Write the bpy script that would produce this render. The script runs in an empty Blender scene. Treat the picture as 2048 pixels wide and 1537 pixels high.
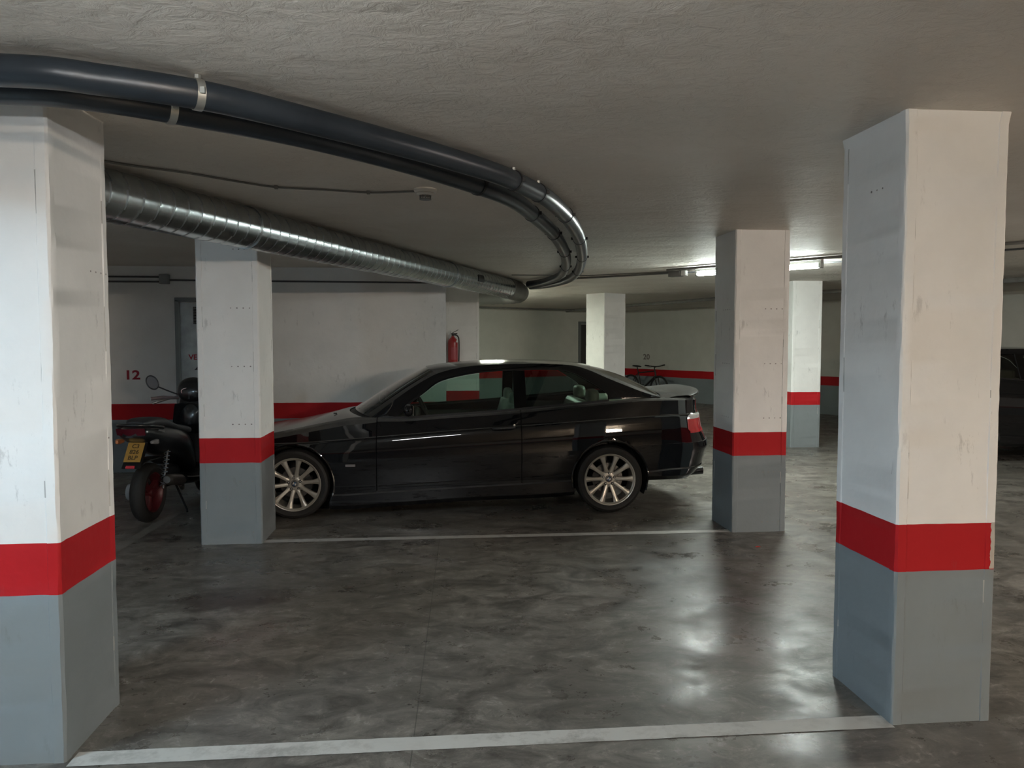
import bpy, bmesh, math, random
from math import sin, cos, pi, radians as R, sqrt, atan2
from mathutils import Vector, Matrix
random.seed(7)
SC = bpy.context.scene
COL = SC.collection

# ------------------------------------------------------------------ camera, world, exposure, lamps' strengths
IMG_W, F_PX = 2048.0, 1540.0
cam_d = bpy.data.cameras.new('camera'); cam = bpy.data.objects.new('camera', cam_d); COL.objects.link(cam)
cam_d.sensor_width = 36.0; cam_d.lens = 36.0 * F_PX / IMG_W
cam.location = (0, 0, 1.5045)
cam.rotation_euler = (R(90 - 3.066), 0, R(-5.2))
cam_d.clip_start = 0.05; cam_d.clip_end = 200
SC.camera = cam
w = bpy.data.worlds.new('world'); SC.world = w; w.use_nodes = True
w.node_tree.nodes['Background'].inputs[0].default_value = (0.5, 0.52, 0.55, 1)
w.node_tree.nodes['Background'].inputs[1].default_value = 0.0
SC.view_settings.view_transform = 'Standard'; SC.view_settings.look = 'None'
SC.view_settings.gamma = 1.0; SC.view_settings.use_curve_mapping = False
SC.view_settings.exposure = 0.0
# tube lamps: x, y, heading (deg), length, tubes, colour, strength
LAMPS = [
    ('aisle', 3.49, 8.36, -48, 1.42, (.90, 1.0, .94), 315),
    ('duct', .45, 13.6, 0, 1.2, (.93, 1.0, .83), 385),
    ('near', -.45, 1.05, 0, 1.2, (.96, .99, 1.0), 92),
    ('left', -3.4, .8, 90, 1.2, (.57, .81, 1.0), 385),  # unseen fill lamp, added to brighten the left pillars and wall
    ('right', 7.0, 3.5, 90, 1.5, (1.0, .88, .82), 350),  # unseen fill lamp, added for warm light from the right
    ('rear', 4.0, -4.5, 0, 1.5, (1.0, .815, .625), 1260),
]
H = 2.385            # ceiling height

# ------------------------------------------------------------------ helpers
def pchip(tab):
    xs = [a for a, b in tab]; ys = [b for a, b in tab]; n = len(xs)
    h = [xs[i+1]-xs[i] for i in range(n-1)]; d = [(ys[i+1]-ys[i])/h[i] for i in range(n-1)]
    m = [d[0]] + [0.0]*(n-2) + [d[-1]]
    for i in range(1, n-1):
        if d[i-1]*d[i] > 0:
            w1 = 2*h[i]+h[i-1]; w2 = h[i]+2*h[i-1]
            m[i] = (w1+w2)/(w1/d[i-1]+w2/d[i])
    def f(x):
        if x <= xs[0]: return ys[0]
        if x >= xs[-1]: return ys[-1]
        i = 0
        while x > xs[i+1]: i += 1
        t = (x-xs[i])/h[i]; t2 = t*t; t3 = t2*t
        return (2*t3-3*t2+1)*ys[i]+(t3-2*t2+t)*h[i]*m[i]+(-2*t3+3*t2)*ys[i+1]+(t3-t2)*h[i]*m[i+1]
    return f

def lerp(a, b, t): return a+(b-a)*t

class MB:
    def __init__(s): s.v = []; s.f = []; s.m = []
    def add(s, vs, fs, mi=0):
        o = len(s.v); s.v += [tuple(p) for p in vs]
        for f in fs: s.f.append(tuple(o+i for i in f)); s.m.append(mi)
        return s
    def box(s, c, d, mi=0, rot=None):
        x, y, z = d[0]/2, d[1]/2, d[2]/2
        vs = [Vector((a, b, e)) for a in (-x, x) for b in (-y, y) for e in (-z, z)]
        if rot is not None: vs = [rot @ q for q in vs]
        vs = [q+Vector(c) for q in vs]
        return s.add(vs, [(0, 1, 3, 2), (4, 6, 7, 5), (0, 4, 5, 1), (2, 3, 7, 6), (0, 2, 6, 4), (1, 5, 7, 3)], mi)
    def tube(s, path, r, n=12, mi=0, cap=True, flat=1.0, closed=False):
        path = [Vector(p) for p in path]; k = len(path); rs = r if isinstance(r, (list, tuple)) else [r]*k
        rings = []; up = None
        for i, p in enumerate(path):
            if closed: t = path[(i+1) % k]-path[i-1]
            else: t = path[min(i+1, k-1)]-path[max(i-1, 0)]
            t.normalize()
            if up is None:
                up = Vector((0, 0, 1)) if abs(t.z) < .95 else Vector((1, 0, 0))
            a = t.cross(up); a.normalize(); b = a.cross(t); b.normalize(); up = b
            rings.append([p+(a*cos(2*pi*j/n)+b*flat*sin(2*pi*j/n))*rs[i] for j in range(n)])
        vs = [q for rg in rings for q in rg]; fs = []
        for i in range(k if closed else k-1):
            i2 = (i+1) % k
            for j in range(n): fs.append((i*n+j, i*n+(j+1) % n, i2*n+(j+1) % n, i2*n+j))
        if cap and not closed: fs += [tuple(reversed(range(n))), tuple((k-1)*n+j for j in range(n))]
        return s.add(vs, fs, mi)
    def lathe(s, prof, n=32, mi=0, M=None, closed=False):
        # prof: (radius, height) about local z
        M = M or Matrix.Identity(4); vs = []; fs = []; k = len(prof)
        for (r, z) in prof:
            for j in range(n): vs.append(M @ Vector((r*cos(2*pi*j/n), r*sin(2*pi*j/n), z)))
        for i in range(k if closed else k-1):
            i2 = (i+1) % k
            for j in range(n): fs.append((i*n+j, i*n+(j+1) % n, i2*n+(j+1) % n, i2*n+j))
        return s.add(vs, fs, mi)
    def grid(s, rows, mi=0, flip=False):
        k = len(rows); n = len(rows[0]); vs = [q for r in rows for q in r]; fs = []
        for i in range(k-1):
            for j in range(n-1):
                q = (i*n+j, i*n+j+1, (i+1)*n+j+1, (i+1)*n+j)
                fs.append(q[::-1] if flip else q)
        return s.add(vs, fs, mi)
    def prism(s, pts, d, axis='y', mi=0, M=None):
        # outline pts (a,b) extruded between d[0], d[1] along axis
        def P(a, b, c): return {'y': (a, c, b), 'z': (a, b, c), 'x': (c, a, b)}[axis]
        n = len(pts); vs = [Vector(P(a, b, d[0])) for a, b in pts]+[Vector(P(a, b, d[1])) for a, b in pts]
        if M: vs = [M @ q for q in vs]
        fs = [tuple(range(n)), tuple(reversed(range(n, 2*n)))]
        fs += [(i, i+n, (i+1) % n+n, (i+1) % n) for i in range(n)]
        return s.add(vs, fs, mi)
    def build(s, name, mats, parent=None, smooth=None, bevel=0, loc=None, subdiv=0, merge=1e-5, rot=None):
        me = bpy.data.meshes.new(name); me.from_pydata(s.v, [], s.f)
        mats = mats if isinstance(mats, (list, tuple)) else [mats]
        for m in mats: me.materials.append(m)
        for i, p in enumerate(me.polygons): p.material_index = s.m[i]
        bm = bmesh.new(); bm.from_mesh(me)
        if merge: bmesh.ops.remove_doubles(bm, verts=bm.verts, dist=merge)
        bmesh.ops.recalc_face_normals(bm, faces=bm.faces)
        bm.to_mesh(me); bm.free()
        if smooth is not None:
            me.shade_smooth(); me.set_sharp_from_angle(angle=R(smooth))
        o = bpy.data.objects.new(name, me); COL.objects.link(o)
        if parent: o.parent = parent
        if loc: o.location = loc
        if rot: o.rotation_euler = rot
        if bevel:
            b = o.modifiers.new('bevel', 'BEVEL'); b.width = bevel; b.segments = 2; b.limit_method = 'ANGLE'; b.angle_limit = R(40)
            me.shade_smooth(); me.set_sharp_from_angle(angle=R(40)); b.harden_normals = False
        if subdiv:
            b = o.modifiers.new('sub', 'SUBSURF'); b.levels = subdiv; b.render_levels = subdiv
        return o

def empty(name, loc=(0, 0, 0), rz=0.0, label=None, cat=None, group=None):
    o = bpy.data.objects.new(name, None); COL.objects.link(o); o.location = loc; o.rotation_euler = (0, 0, rz)
    o.empty_display_size = 0.1
    if label: tag(o, label, cat, group)
    return o
def tag(o, label, cat, group=None):
    o['label'] = label; o['category'] = cat
    if group: o['group'] = group
    return o
def struct(o, label=None, cat=None):
    o['kind'] = 'structure'
    if label: o['label'] = label
    if cat: o['category'] = cat
    return o
def copy_tree(o, parent=None):
    c = o.copy(); COL.objects.link(c); c.parent = parent
    for ch in list(o.children): copy_tree(ch, c)
    return c
def text_mesh(txt, size, name, mat, parent, M, bold=0.0, align='CENTER', depth=0.0006):
    cu = bpy.data.curves.new(name, 'FONT'); cu.body = txt; cu.size = size; cu.align_x = align; cu.align_y = 'CENTER'
    cu.offset = bold; cu.extrude = depth; cu.resolution_u = 4; cu.space_line = 0.95
    t = bpy.data.objects.new(name+'_tmp', cu); COL.objects.link(t)
    dg = bpy.context.evaluated_depsgraph_get(); dg.update()
    me = bpy.data.meshes.new_from_object(t.evaluated_get(dg)); bpy.data.objects.remove(t)
    me.transform(M); me.materials.clear(); me.materials.append(mat)
    o = bpy.data.objects.new(name, me); COL.objects.link(o); o.parent = parent
    return o
def smooth_path(pts, n=8):
    pts = [Vector(p) for p in pts]; out = []
    for i in range(len(pts)-1):
        p0 = pts[max(i-1, 0)]; p1 = pts[i]; p2 = pts[i+1]; p3 = pts[min(i+2, len(pts)-1)]
        for k in range(n):
            t = k/n
            out.append(0.5*((2*p1)+(-p0+p2)*t+(2*p0-5*p1+4*p2-p3)*t*t+(-p0+3*p1-3*p2+p3)*t**3))
    out.append(pts[-1]); return out

# ------------------------------------------------------------------ materials
class NT:
    def __init__(s, name):
        s.m = bpy.data.materials.new(name); s.m.use_nodes = True; s.t = s.m.node_tree
        s.b = s.t.nodes['Principled BSDF']; s.out = s.t.nodes['Material Output']
        s.tc = None
    def n(s, typ, **kw):
        d = s.t.nodes.new(typ)
        for k, v in kw.items(): setattr(d, k, v)
        return d
    def l(s, a, b): s.t.links.new(a, b)
    def obj(s):
        if not s.tc: s.tc = s.n('ShaderNodeTexCoord')
        return s.tc.outputs['Object']
    def map(s, scale=(1, 1, 1), rot=(0, 0, 0)):
        m = s.n('ShaderNodeMapping'); s.l(s.obj(), m.inputs[0]); m.inputs['Scale'].default_value = scale; m.inputs['Rotation'].default_value = rot
        return m.outputs[0]
    def noise(s, scale, detail=4, rough=.55, vec=None, dist=0.0):
        d = s.n('ShaderNodeTexNoise'); s.l(vec or s.obj(), d.inputs['Vector'])
        d.inputs['Scale'].default_value = scale; d.inputs['Detail'].default_value = detail
        d.inputs['Roughness'].default_value = rough; d.inputs['Distortion'].default_value = dist
        return d.outputs[0]
    def ramp(s, fac, stops):
        d = s.n('ShaderNodeValToRGB'); s.l(fac, d.inputs[0]); e = d.color_ramp.elements
        while len(e) > 1: e.remove(e[-1])
        e[0].position = stops[0][0]; e[0].color = col(stops[0][1])
        for p, c in stops[1:]:
            q = e.new(p); q.color = col(c)
        return d.outputs[0]
    def math(s, op, a, b=None, clamp=False):
        d = s.n('ShaderNodeMath', operation=op); d.use_clamp = clamp
        for i, v in enumerate((a, b)):
            if v is None: continue
            if isinstance(v, (int, float)): d.inputs[i].default_value = v
            else: s.l(v, d.inputs[i])
        return d.outputs[0]
    def mix(s, fac, a, b, mode='MIX'):
        d = s.n('ShaderNodeMix', data_type='RGBA', blend_type=mode)
        for i, v in ((0, fac), (6, a), (7, b)):
            if isinstance(v, (int, float)): d.inputs[i].default_value = v
            elif isinstance(v, tuple): d.inputs[i].default_value = col(v)
            else: s.l(v, d.inputs[i])
        return d.outputs[2]
    def bump(s, h, strength=.3, dist=.01, prev=None):
        d = s.n('ShaderNodeBump'); s.l(h, d.inputs['Height']); d.inputs['Strength'].default_value = strength; d.inputs['Distance'].default_value = dist
        if prev is not None: s.l(prev, d.inputs['Normal'])
        return d.outputs[0]
    def sep(s, v):
        d = s.n('ShaderNodeSeparateXYZ'); s.l(v, d.inputs[0]); return d.outputs
    def set(s, **kw):
        for k, v in kw.items():
            i = s.b.inputs[k.replace('_', ' ')]
            if isinstance(v, (int, float)): i.default_value = v
            elif isinstance(v, tuple): i.default_value = col(v) if len(v) in (3,) and i.type == 'RGBA' else v
            else: s.l(v, i)
        return s
def col(c):
    if isinstance(c, (int, float)): return (c, c, c, 1)
    return tuple(c)+(1,) if len(c) == 3 else tuple(c)

def simple(name, c, rough=.5, metal=0.0, spec=.5, coat=0.0, var=.0, bump=0, bscale=60):
    t = NT(name); t.set(Roughness=rough, Metallic=metal, Specular_IOR_Level=spec, Coat_Weight=coat, Coat_Roughness=.03)
    if var:
        n = t.noise(9, 4); t.set(Base_Color=t.mix(t.ramp(n, [(.3, 0), (.7, 1)]), tuple(x*(1-var) for x in c), tuple(min(1, x*(1+var)) for x in c)))
    else: t.set(Base_Color=c)
    if bump: t.set(Normal=t.bump(t.noise(bscale, 3), bump, .002))
    return t.m
def emis(name, c, s):
    t = NT(name); t.set(Base_Color=(1, 1, 1), Emission_Color=c, Emission_Strength=s, Roughness=.4); return t.m

WHITE = (.78, .78, .765); RED = (.40, .011, .015); GREY = (.205, .232, .245)
def band_paint(name, white=WHITE, red=RED, grey=GREY, top=.798, bot=.612, rough=.62, dirt=1.0, chip=None, bumpy=.35):
    t = NT(name); z = t.sep(t.obj())[2]
    wob = t.math('MULTIPLY', t.math('SUBTRACT', t.noise(5, 2), .5), .008)
    zz = t.math('ADD', z, wob)
    above = t.math('GREATER_THAN', zz, top); mid = t.math('GREATER_THAN', zz, bot)
    mott = t.ramp(t.noise(2.2, 5, .6), [(.3, .92), (.7, 1.04)])
    c = t.mix(mid, grey, red); c = t.mix(above, c, white)
    c = t.mix(1.0, c, mott, 'MULTIPLY')
    # rubbed scuffs and hand marks: short streaks, sparse
    sc = t.noise(14, 6, .7, t.map((1.6, 1.6, .55)))
    area = t.ramp(t.noise(2.1, 2), [(.52, 0), (.62, 1)])
    m = t.math('MULTIPLY', t.ramp(sc, [(.57, 0), (.67, .7)]), area)
    c = t.mix(t.math('MULTIPLY', m, .55*dirt), c, (.10, .095, .09))
    if chip:
        x = t.sep(t.obj())[0]
        k = t.math('MULTIPLY', t.math('GREATER_THAN', t.math('ADD', x, t.math('MULTIPLY', t.noise(26, 4), .034)), chip),
                   t.math('MULTIPLY', t.math('GREATER_THAN', z, .615), t.math('LESS_THAN', z, .80)))
        c = t.mix(k, c, (.45, .42, .38))
    t.set(Base_Color=c, Roughness=rough, Specular_IOR_Level=.18)
    b1 = t.bump(t.noise(7, 3), bumpy, .012); b2 = t.bump(t.noise(85, 3), .25, .0015, b1)
    t.set(Normal=b2); return t.m
M = {}
M['pillar'] = band_paint('pillar_paint')
M['pillar_chip'] = band_paint('pillar_paint_chipped', chip=.405)
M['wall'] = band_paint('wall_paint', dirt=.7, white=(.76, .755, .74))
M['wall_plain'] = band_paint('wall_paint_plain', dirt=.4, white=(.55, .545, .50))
M['seam'] = simple('plaster_seam_crack', (.40, .40, .385), .9)
M['dimple'] = simple('dimple_dark_disc', (.22, .21, .20), .9)  # dark discs for the filled holes in the plaster

def ceiling_mat():
    t = NT('ceiling_plaster')
    n1 = t.noise(1.2, 5, .6); n0 = t.noise(.45, 3)
    c = t.mix(t.ramp(n1, [(.35, 0), (.7, 1)]), (.71, .665, .60), (.80, .765, .705))
    c = t.mix(t.ramp(n0, [(.35, 0), (.65, .35)]), c, (.64, .58, .505))
    t.set(Base_Color=c, Roughness=.62, Specular_IOR_Level=.35)
    a = t.bump(t.noise(1.1, 3, .5, t.map((1, 2.0, 1), (0, 0, .12))), .85, .06)
    b = t.bump(t.noise(13, 7, .65, t.map((1, 1.15, 1), (0, 0, .3)), .9), 1.0, .016, a)
    c2 = t.bump(t.noise(48, 5, .65), .65, .0034, b)
    t.set(Normal=c2); return t.m
M['ceiling'] = ceiling_mat()

def floor_mat():
    t = NT('floor_polished_concrete')
    big = t.noise(.5, 4, .6, t.map((1, 1.3, 1))); med = t.noise(3.4, 9, .74, t.map((1, 1.6, 1), (0, 0, .22)), 1.1); fine = t.noise(15, 8, .75, None, .8)
    c = t.mix(t.ramp(med, [(.36, 0), (.62, 1)]), (.054, .049, .043), (.240, .224, .197))
    c = t.mix(t.ramp(big, [(.38, .6), (.60, 0)]), c, (.090, .084, .073))
    c = t.mix(t.math('MULTIPLY', t.ramp(fine, [(.54, 0), (.66, 1)]), t.ramp(med, [(.42, .10), (.60, .75)])), c, (.36, .335, .30))
    c = t.mix(t.ramp(t.noise(7, 8, .72, t.map((1, 2.4, 1), (0, 0, -.2)), .6), [(.28, .60), (.47, 0)]), c, (.034, .029, .025))
    c = t.mix(t.ramp(t.noise(40, 4, .6), [(.62, 0), (.72, .5)]), c, (.05, .045, .04))
    # pale swirling scrapes
    sw = t.noise(3.2, 5, .6, None, 2.5); ln = t.math('ABSOLUTE', t.math('SUBTRACT', sw, .5))
    c = t.mix(t.math('MULTIPLY', t.ramp(ln, [(0, 1), (.012, 0)]), t.ramp(big, [(.45, 0), (.6, .35)])), c, (.34, .32, .28))
    # oil stain left of centre
    x, y, z = t.sep(t.obj())
    def blob(cx, cy, rx, ry, edge=.5):
        dx = t.math('DIVIDE', t.math('SUBTRACT', x, cx), rx); dy = t.math('DIVIDE', t.math('SUBTRACT', y, cy), ry)
        d = t.math('SQRT', t.math('ADD', t.math('MULTIPLY', dx, dx), t.math('MULTIPLY', dy, dy)))
        d = t.math('ADD', d, t.math('MULTIPLY', t.math('SUBTRACT', t.noise(6, 5, .7), .5), 1.9))
        return t.ramp(d, [(.55, 1), (1.0, 0)])
    st = blob(-1.20, 4.55, .42, .26)
    c = t.mix(t.math('MULTIPLY', st, .72), c, (.03, .022, .018))
    # saw-cut joint across the bay
    jx = t.math('ABSOLUTE', t.math('SUBTRACT', t.math('ADD', x, t.math('MULTIPLY', y, -.030)), -.20))
    j = t.math('MULTIPLY', t.math('LESS_THAN', jx, .0022), t.math('LESS_THAN', y, 6.0))
    c = t.mix(t.math('MULTIPLY', j, .6), c, (.03, .028, .026))
    t.set(Base_Color=c, Specular_IOR_Level=.5)
    r = t.math('ADD', t.ramp(t.noise(3.1, 6, .65), [(.32, .20), (.66, .50)]), t.math('MULTIPLY', t.math('SUBTRACT', fine, .5), .22))
    t.set(Roughness=r)
    b = t.bump(t.noise(3.0, 4, .55, None, .4), .10, .012); b = t.bump(t.noise(28, 5, .6), .10, .0035, b)
    t.set(Normal=b); return t.m
M['floor'] = floor_mat()

def line_mat(name, c=(.52, .52, .49), wear=.5):
    t = NT(name); n = t.noise(8, 6, .7); n2 = t.noise(2.0, 4, .6)
    k = t.math('MULTIPLY', t.ramp(n, [(.48, 0), (.62, 1)]), t.ramp(n2, [(.4, .15), (.62, 1)]))
    t.set(Base_Color=t.mix(t.math('MULTIPLY', k, wear), c, (.16, .145, .125)), Roughness=.5, Specular_IOR_Level=.4)
    t.set(Normal=t.bump(t.noise(30, 5), .2, .003)); return t.m
M['line'] = line_mat('parking_line_paint'); M['line_old'] = line_mat('parking_line_faded', (.20, .19, .17), .95)
M['pvc'] = None
t = NT('pvc_pipe_dark_grey'); t.set(Base_Color=t.mix(t.ramp(t.noise(5, 4), [(.3, 0), (.7, 1)]), (.018, .025, .034), (.030, .040, .052)), Roughness=.34, Specular_IOR_Level=.55)
t.set(Normal=t.bump(t.noise(2.5, 2, .5, t.map((1, 1, 1))), .15, .01)); M['pvc'] = t.m
t = NT('galvanised_spiral_duct'); t.set(Base_Color=t.mix(t.ramp(t.noise(8, 5, .7), [(.3, 0), (.7, 1)]), (.40, .44, .45), (.56, .60, .61)), Metallic=1.0, Roughness=.27)
t.set(Normal=t.bump(t.noise(22, 3), .15, .003)); M['galv'] = t.m
M['flex'] = simple('dull_flexible_duct', (.16, .16, .15), .55, .7, bump=.3)
M['duct_seam'] = simple('duct_seam_dark', (.30, .33, .34), .42, .9)
M['zinc'] = simple('zinc_clamp', (.62, .63, .60), .38, .9)
M['blackm'] = simple('black_metal_clamp', (.02, .02, .022), .5, .3)
M['conduit'] = simple('grey_conduit_plastic', (.16, .155, .145), .55, var=.15)
M['conduit_dark'] = simple('dark_conduit_plastic', (.07, .072, .075), .5)
M['boxgrey'] = simple('junction_box_plastic', (.24, .25, .25), .5)
M['whiteplastic'] = simple('white_plastic', (.62, .60, .55), .45)
M['fixture'] = simple('lamp_housing_grey', (.30, .31, .30), .5)
M['black_paint'] = NT('car_black_clearcoat').set(Base_Color=(.0045, .0048, .0060), Roughness=.4, Specular_IOR_Level=.0, Coat_Weight=1.0, Coat_Roughness=.02, Coat_IOR=1.55).m
def pale_top(name, c):  # upward faces coloured paler for the bright sheen on roof and deck
    t = NT(name); g = t.n('ShaderNodeNewGeometry'); nz = t.sep(g.outputs['Normal'])[2]
    k = t.ramp(nz, [(.72, 0), (.93, 1)]); d = t.math('MULTIPLY', k, t.ramp(t.noise(6, 5, .6), [(.3, .5), (.7, .9)]))
    t.set(Base_Color=t.mix(d, c, (.17, .17, .165)), Roughness=.5, Specular_IOR_Level=.0, Coat_Weight=1.0, Coat_IOR=1.55, Coat_Roughness=t.math('ADD', .02, t.math('MULTIPLY', k, .12)))
    return t.m
M['black_paint'] = pale_top('car_black_clearcoat_pale_top', (.0045, .0050, .0062))
M['pillar_gloss'] = NT('black_pillar_film').set(Base_Color=(.004, .004, .004), Roughness=.15, Specular_IOR_Level=.4).m
M['dark_green_paint'] = NT('hatchback_dark_paint').set(Base_Color=(.008, .009, .010), Roughness=.4, Specular_IOR_Level=.0, Coat_Weight=1.0, Coat_Roughness=.03).m
M['trim_black'] = simple('black_rubber_trim', (.010, .010, .011), .55)
M['underbody'] = simple('underbody_black', (.006, .006, .006), .8)
t = NT('tyre_rubber'); t.set(Base_Color=(.012, .0115, .011), Roughness=.72); t.set(Normal=t.bump(t.noise(60, 3), .2, .002)); M['tyre'] = t.m
M['rim'] = NT('alloy_silver_paint').set(Base_Color=(.50, .48, .43), Roughness=.34, Metallic=.55, Coat_Weight=.4, Coat_Roughness=.1).m
M['rim_in'] = simple('rim_barrel_dark', (.03, .03, .03), .5, .5)
M['disc'] = simple('brake_disc_steel', (.12, .115, .11), .4, .9)
M['blue'] = simple('badge_blue', (.03, .10, .22), .3); M['badge_white'] = simple('badge_white', (.6, .6, .58), .3)
M['chrome'] = simple('chrome', (.75, .76, .77), .12, 1.0)
M['leather'] = simple('cream_leather', (.42, .42, .33), .42, spec=.5, bump=.2)
M['dash'] = simple('dashboard_black', (.018, .018, .018), .6)
M['red_lens'] = NT('tail_lamp_red').set(Base_Color=(.45, .012, .016), Roughness=.12, Coat_Weight=1.0, Emission_Color=(0, 0, 0)).m
M['clear_lens'] = NT('tail_lamp_clear').set(Base_Color=(.55, .55, .53), Roughness=.12, Coat_Weight=1.0).m
M['head_lens'] = NT('head_lamp_glass').set(Base_Color=(.35, .36, .37), Roughness=.08, Coat_Weight=1.0, Metallic=.3).m
M['exhaust'] = simple('exhaust_dark_steel', (.045, .045, .045), .4, .8)
def glass_mat(name, tint, refl=1.0):
    t = NT(name); tr = t.n('ShaderNodeBsdfTransparent'); tr.inputs[0].default_value = col(tint)
    gl = t.n('ShaderNodeBsdfGlossy'); gl.inputs['Roughness'].default_value = .02; gl.inputs[0].default_value = (1, 1, 1, 1)
    fr = t.n('ShaderNodeFresnel'); fr.inputs[0].default_value = 1.5
    f = t.math('MULTIPLY', fr.outputs[0], refl*1.5, True)
    mx = t.n('ShaderNodeMixShader'); t.l(f, mx.inputs[0]); t.l(tr.outputs[0], mx.inputs[1]); t.l(gl.outputs[0], mx.inputs[2])
    t.l(mx.outputs[0], t.out.inputs[0]); return t.m
M['glass'] = glass_mat('car_glass_green_tint', (.62, .78, .70)); M['glass_dark'] = glass_mat('car_glass_rear', (.48, .58, .54))
M['red_metal'] = NT('extinguisher_red_enamel').set(Base_Color=(.30, .012, .014), Roughness=.3, Coat_Weight=.6).m
M['bike_black'] = simple('bicycle_black', (.012, .012, .012), .5)
M['door_metal'] = simple('galvanised_door', (.34, .36, .36), .45, .35, var=.18)
M['door_frame'] = simple('door_frame_grey', (.17, .18, .18), .5, .2)
M['door_dark'] = simple('dark_door_leaf', (.045, .043, .04), .5)
M['number_red'] = simple('stencil_red_paint', (.30, .02, .035), .8); M['number_dark'] = simple('stencil_faded_dark', (.16, .13, .12), .8)
M['scoot_black'] = NT('scooter_black_plastic').set(Base_Color=(.012, .013, .015), Roughness=.28, Coat_Weight=.5, Coat_Roughness=.1).m
M['scoot_seat'] = simple('scooter_seat_vinyl', (.035, .036, .04), .5)
M['scoot_red'] = simple('scooter_red_rim', (.075, .008, .012), .45)
M['plate'] = simple('yellow_plate', (.42, .24, .05), .5); M['plate_ink'] = simple('plate_black_ink', (.05, .03, .01), .6)
M['silver'] = simple('silver_metal', (.5, .5, .5), .3, .9)
M['orange'] = simple('orange_lens', (.7, .25, .10), .3)
M['mirror_glass'] = simple('mirror_glass', (.55, .58, .6), .04, 1.0)
M['cap_red'] = simple('red_plastic_scrap', (.55, .03, .02), .5)

# ------------------------------------------------------------------ room shell
def quad_struct(name, vs, mat, label):
    m = MB().add(vs, [tuple(range(len(vs)))]); o = m.build(name, mat); struct(o, label, 'wall'); return o
m = MB().box((3, 4, -.1), (26, 42, .2)); floor = m.build('floor', M['floor']); struct(floor, 'dark mottled polished concrete garage floor', 'floor')
m = MB().box((3, 4, H+.1), (26, 42, .2)); ceil = m.build('ceiling', M['ceiling']); struct(ceil, 'rough trowelled plaster ceiling', 'ceiling')

def wall(name, p0, p1, label, thick=.2, mat='wall'):
    # p0->p1 seen with the room on the right-hand side of travel reversed; box placed behind
    d = Vector((p1[0]-p0[0], p1[1]-p0[1], 0)); L = d.length; a = atan2(d.y, d.x)
    m = MB().box((L/2, thick/2, H/2), (L, thick, H)); o = m.build(name, M[mat]); o.location = (p0[0], p0[1], 0); o.rotation_euler = (0, 0, a)
    struct(o, label, 'wall'); return o
wall_left = wall('wall_left', (-8, 9.25), (.05, 9.25), 'white wall with red band behind scooter and car bonnet')
wall_return = wall('wall_return', (.25, 9.45), (.25, 18.83), 'return wall behind the extinguisher pillar')
wall_return.location.x = .05; wall_return.rotation_euler = (0, 0, R(90)); 
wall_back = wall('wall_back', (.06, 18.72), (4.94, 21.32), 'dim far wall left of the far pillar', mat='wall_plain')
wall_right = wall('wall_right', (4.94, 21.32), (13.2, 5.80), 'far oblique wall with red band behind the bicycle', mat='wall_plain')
wall_side = wall('wall_side', (13.2, 5.80), (13.2, -15), 'side wall out of frame to the right')
wall_front = wall('wall_front', (13.2, -15), (-8, -15), 'wall behind the camera')
wall_far_left = wall('wall_far_left', (-8, -15), (-8, 9.25), 'side wall out of frame to the left')

wall_light_block = wall('wall_light_block', (-4.7, -2.5), (-4.7, 9.25), 'unseen wall added left of the bays to block lamp light')  # unseen, put in to keep lamp light off the scooter corner
# painted lines on the floor
def line(name, x0, y0, x1, y1, wdt, mat, label=None):
    d = Vector((x1-x0, y1-y0, 0)); L = d.length; d.normalize(); nrm = Vector((-d.y, d.x, 0)); k = max(4, int(L/.03))
    up = []; lo = []
    for i in range(k+1):
        p = Vector((x0, y0, 0))+d*L*i/k
        j1 = random.uniform(-.0015, .0015); j2 = random.uniform(-.0015, .0015)
        up.append(p+nrm*(wdt/2+j1)+Vector((0, 0, .0025))); lo.append(p-nrm*(wdt/2+j2)+Vector((0, 0, .0025)))
    o = MB().grid([lo, up]).build(name, M[mat], floor)
    if label: o['label'] = label
line('parking_line', -1.335, 2.835, 1.757, 2.835, .098, 'line', 'wide white line across the foreground')
line('parking_line', -1.348, 5.905, 2.285, 5.905, .085, 'line', 'white line in front of the black coupe')
line('parking_line', -2.38, 5.0, -2.30, 9.2, .09, 'line_old', 'faded line beside the scooter')

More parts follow.
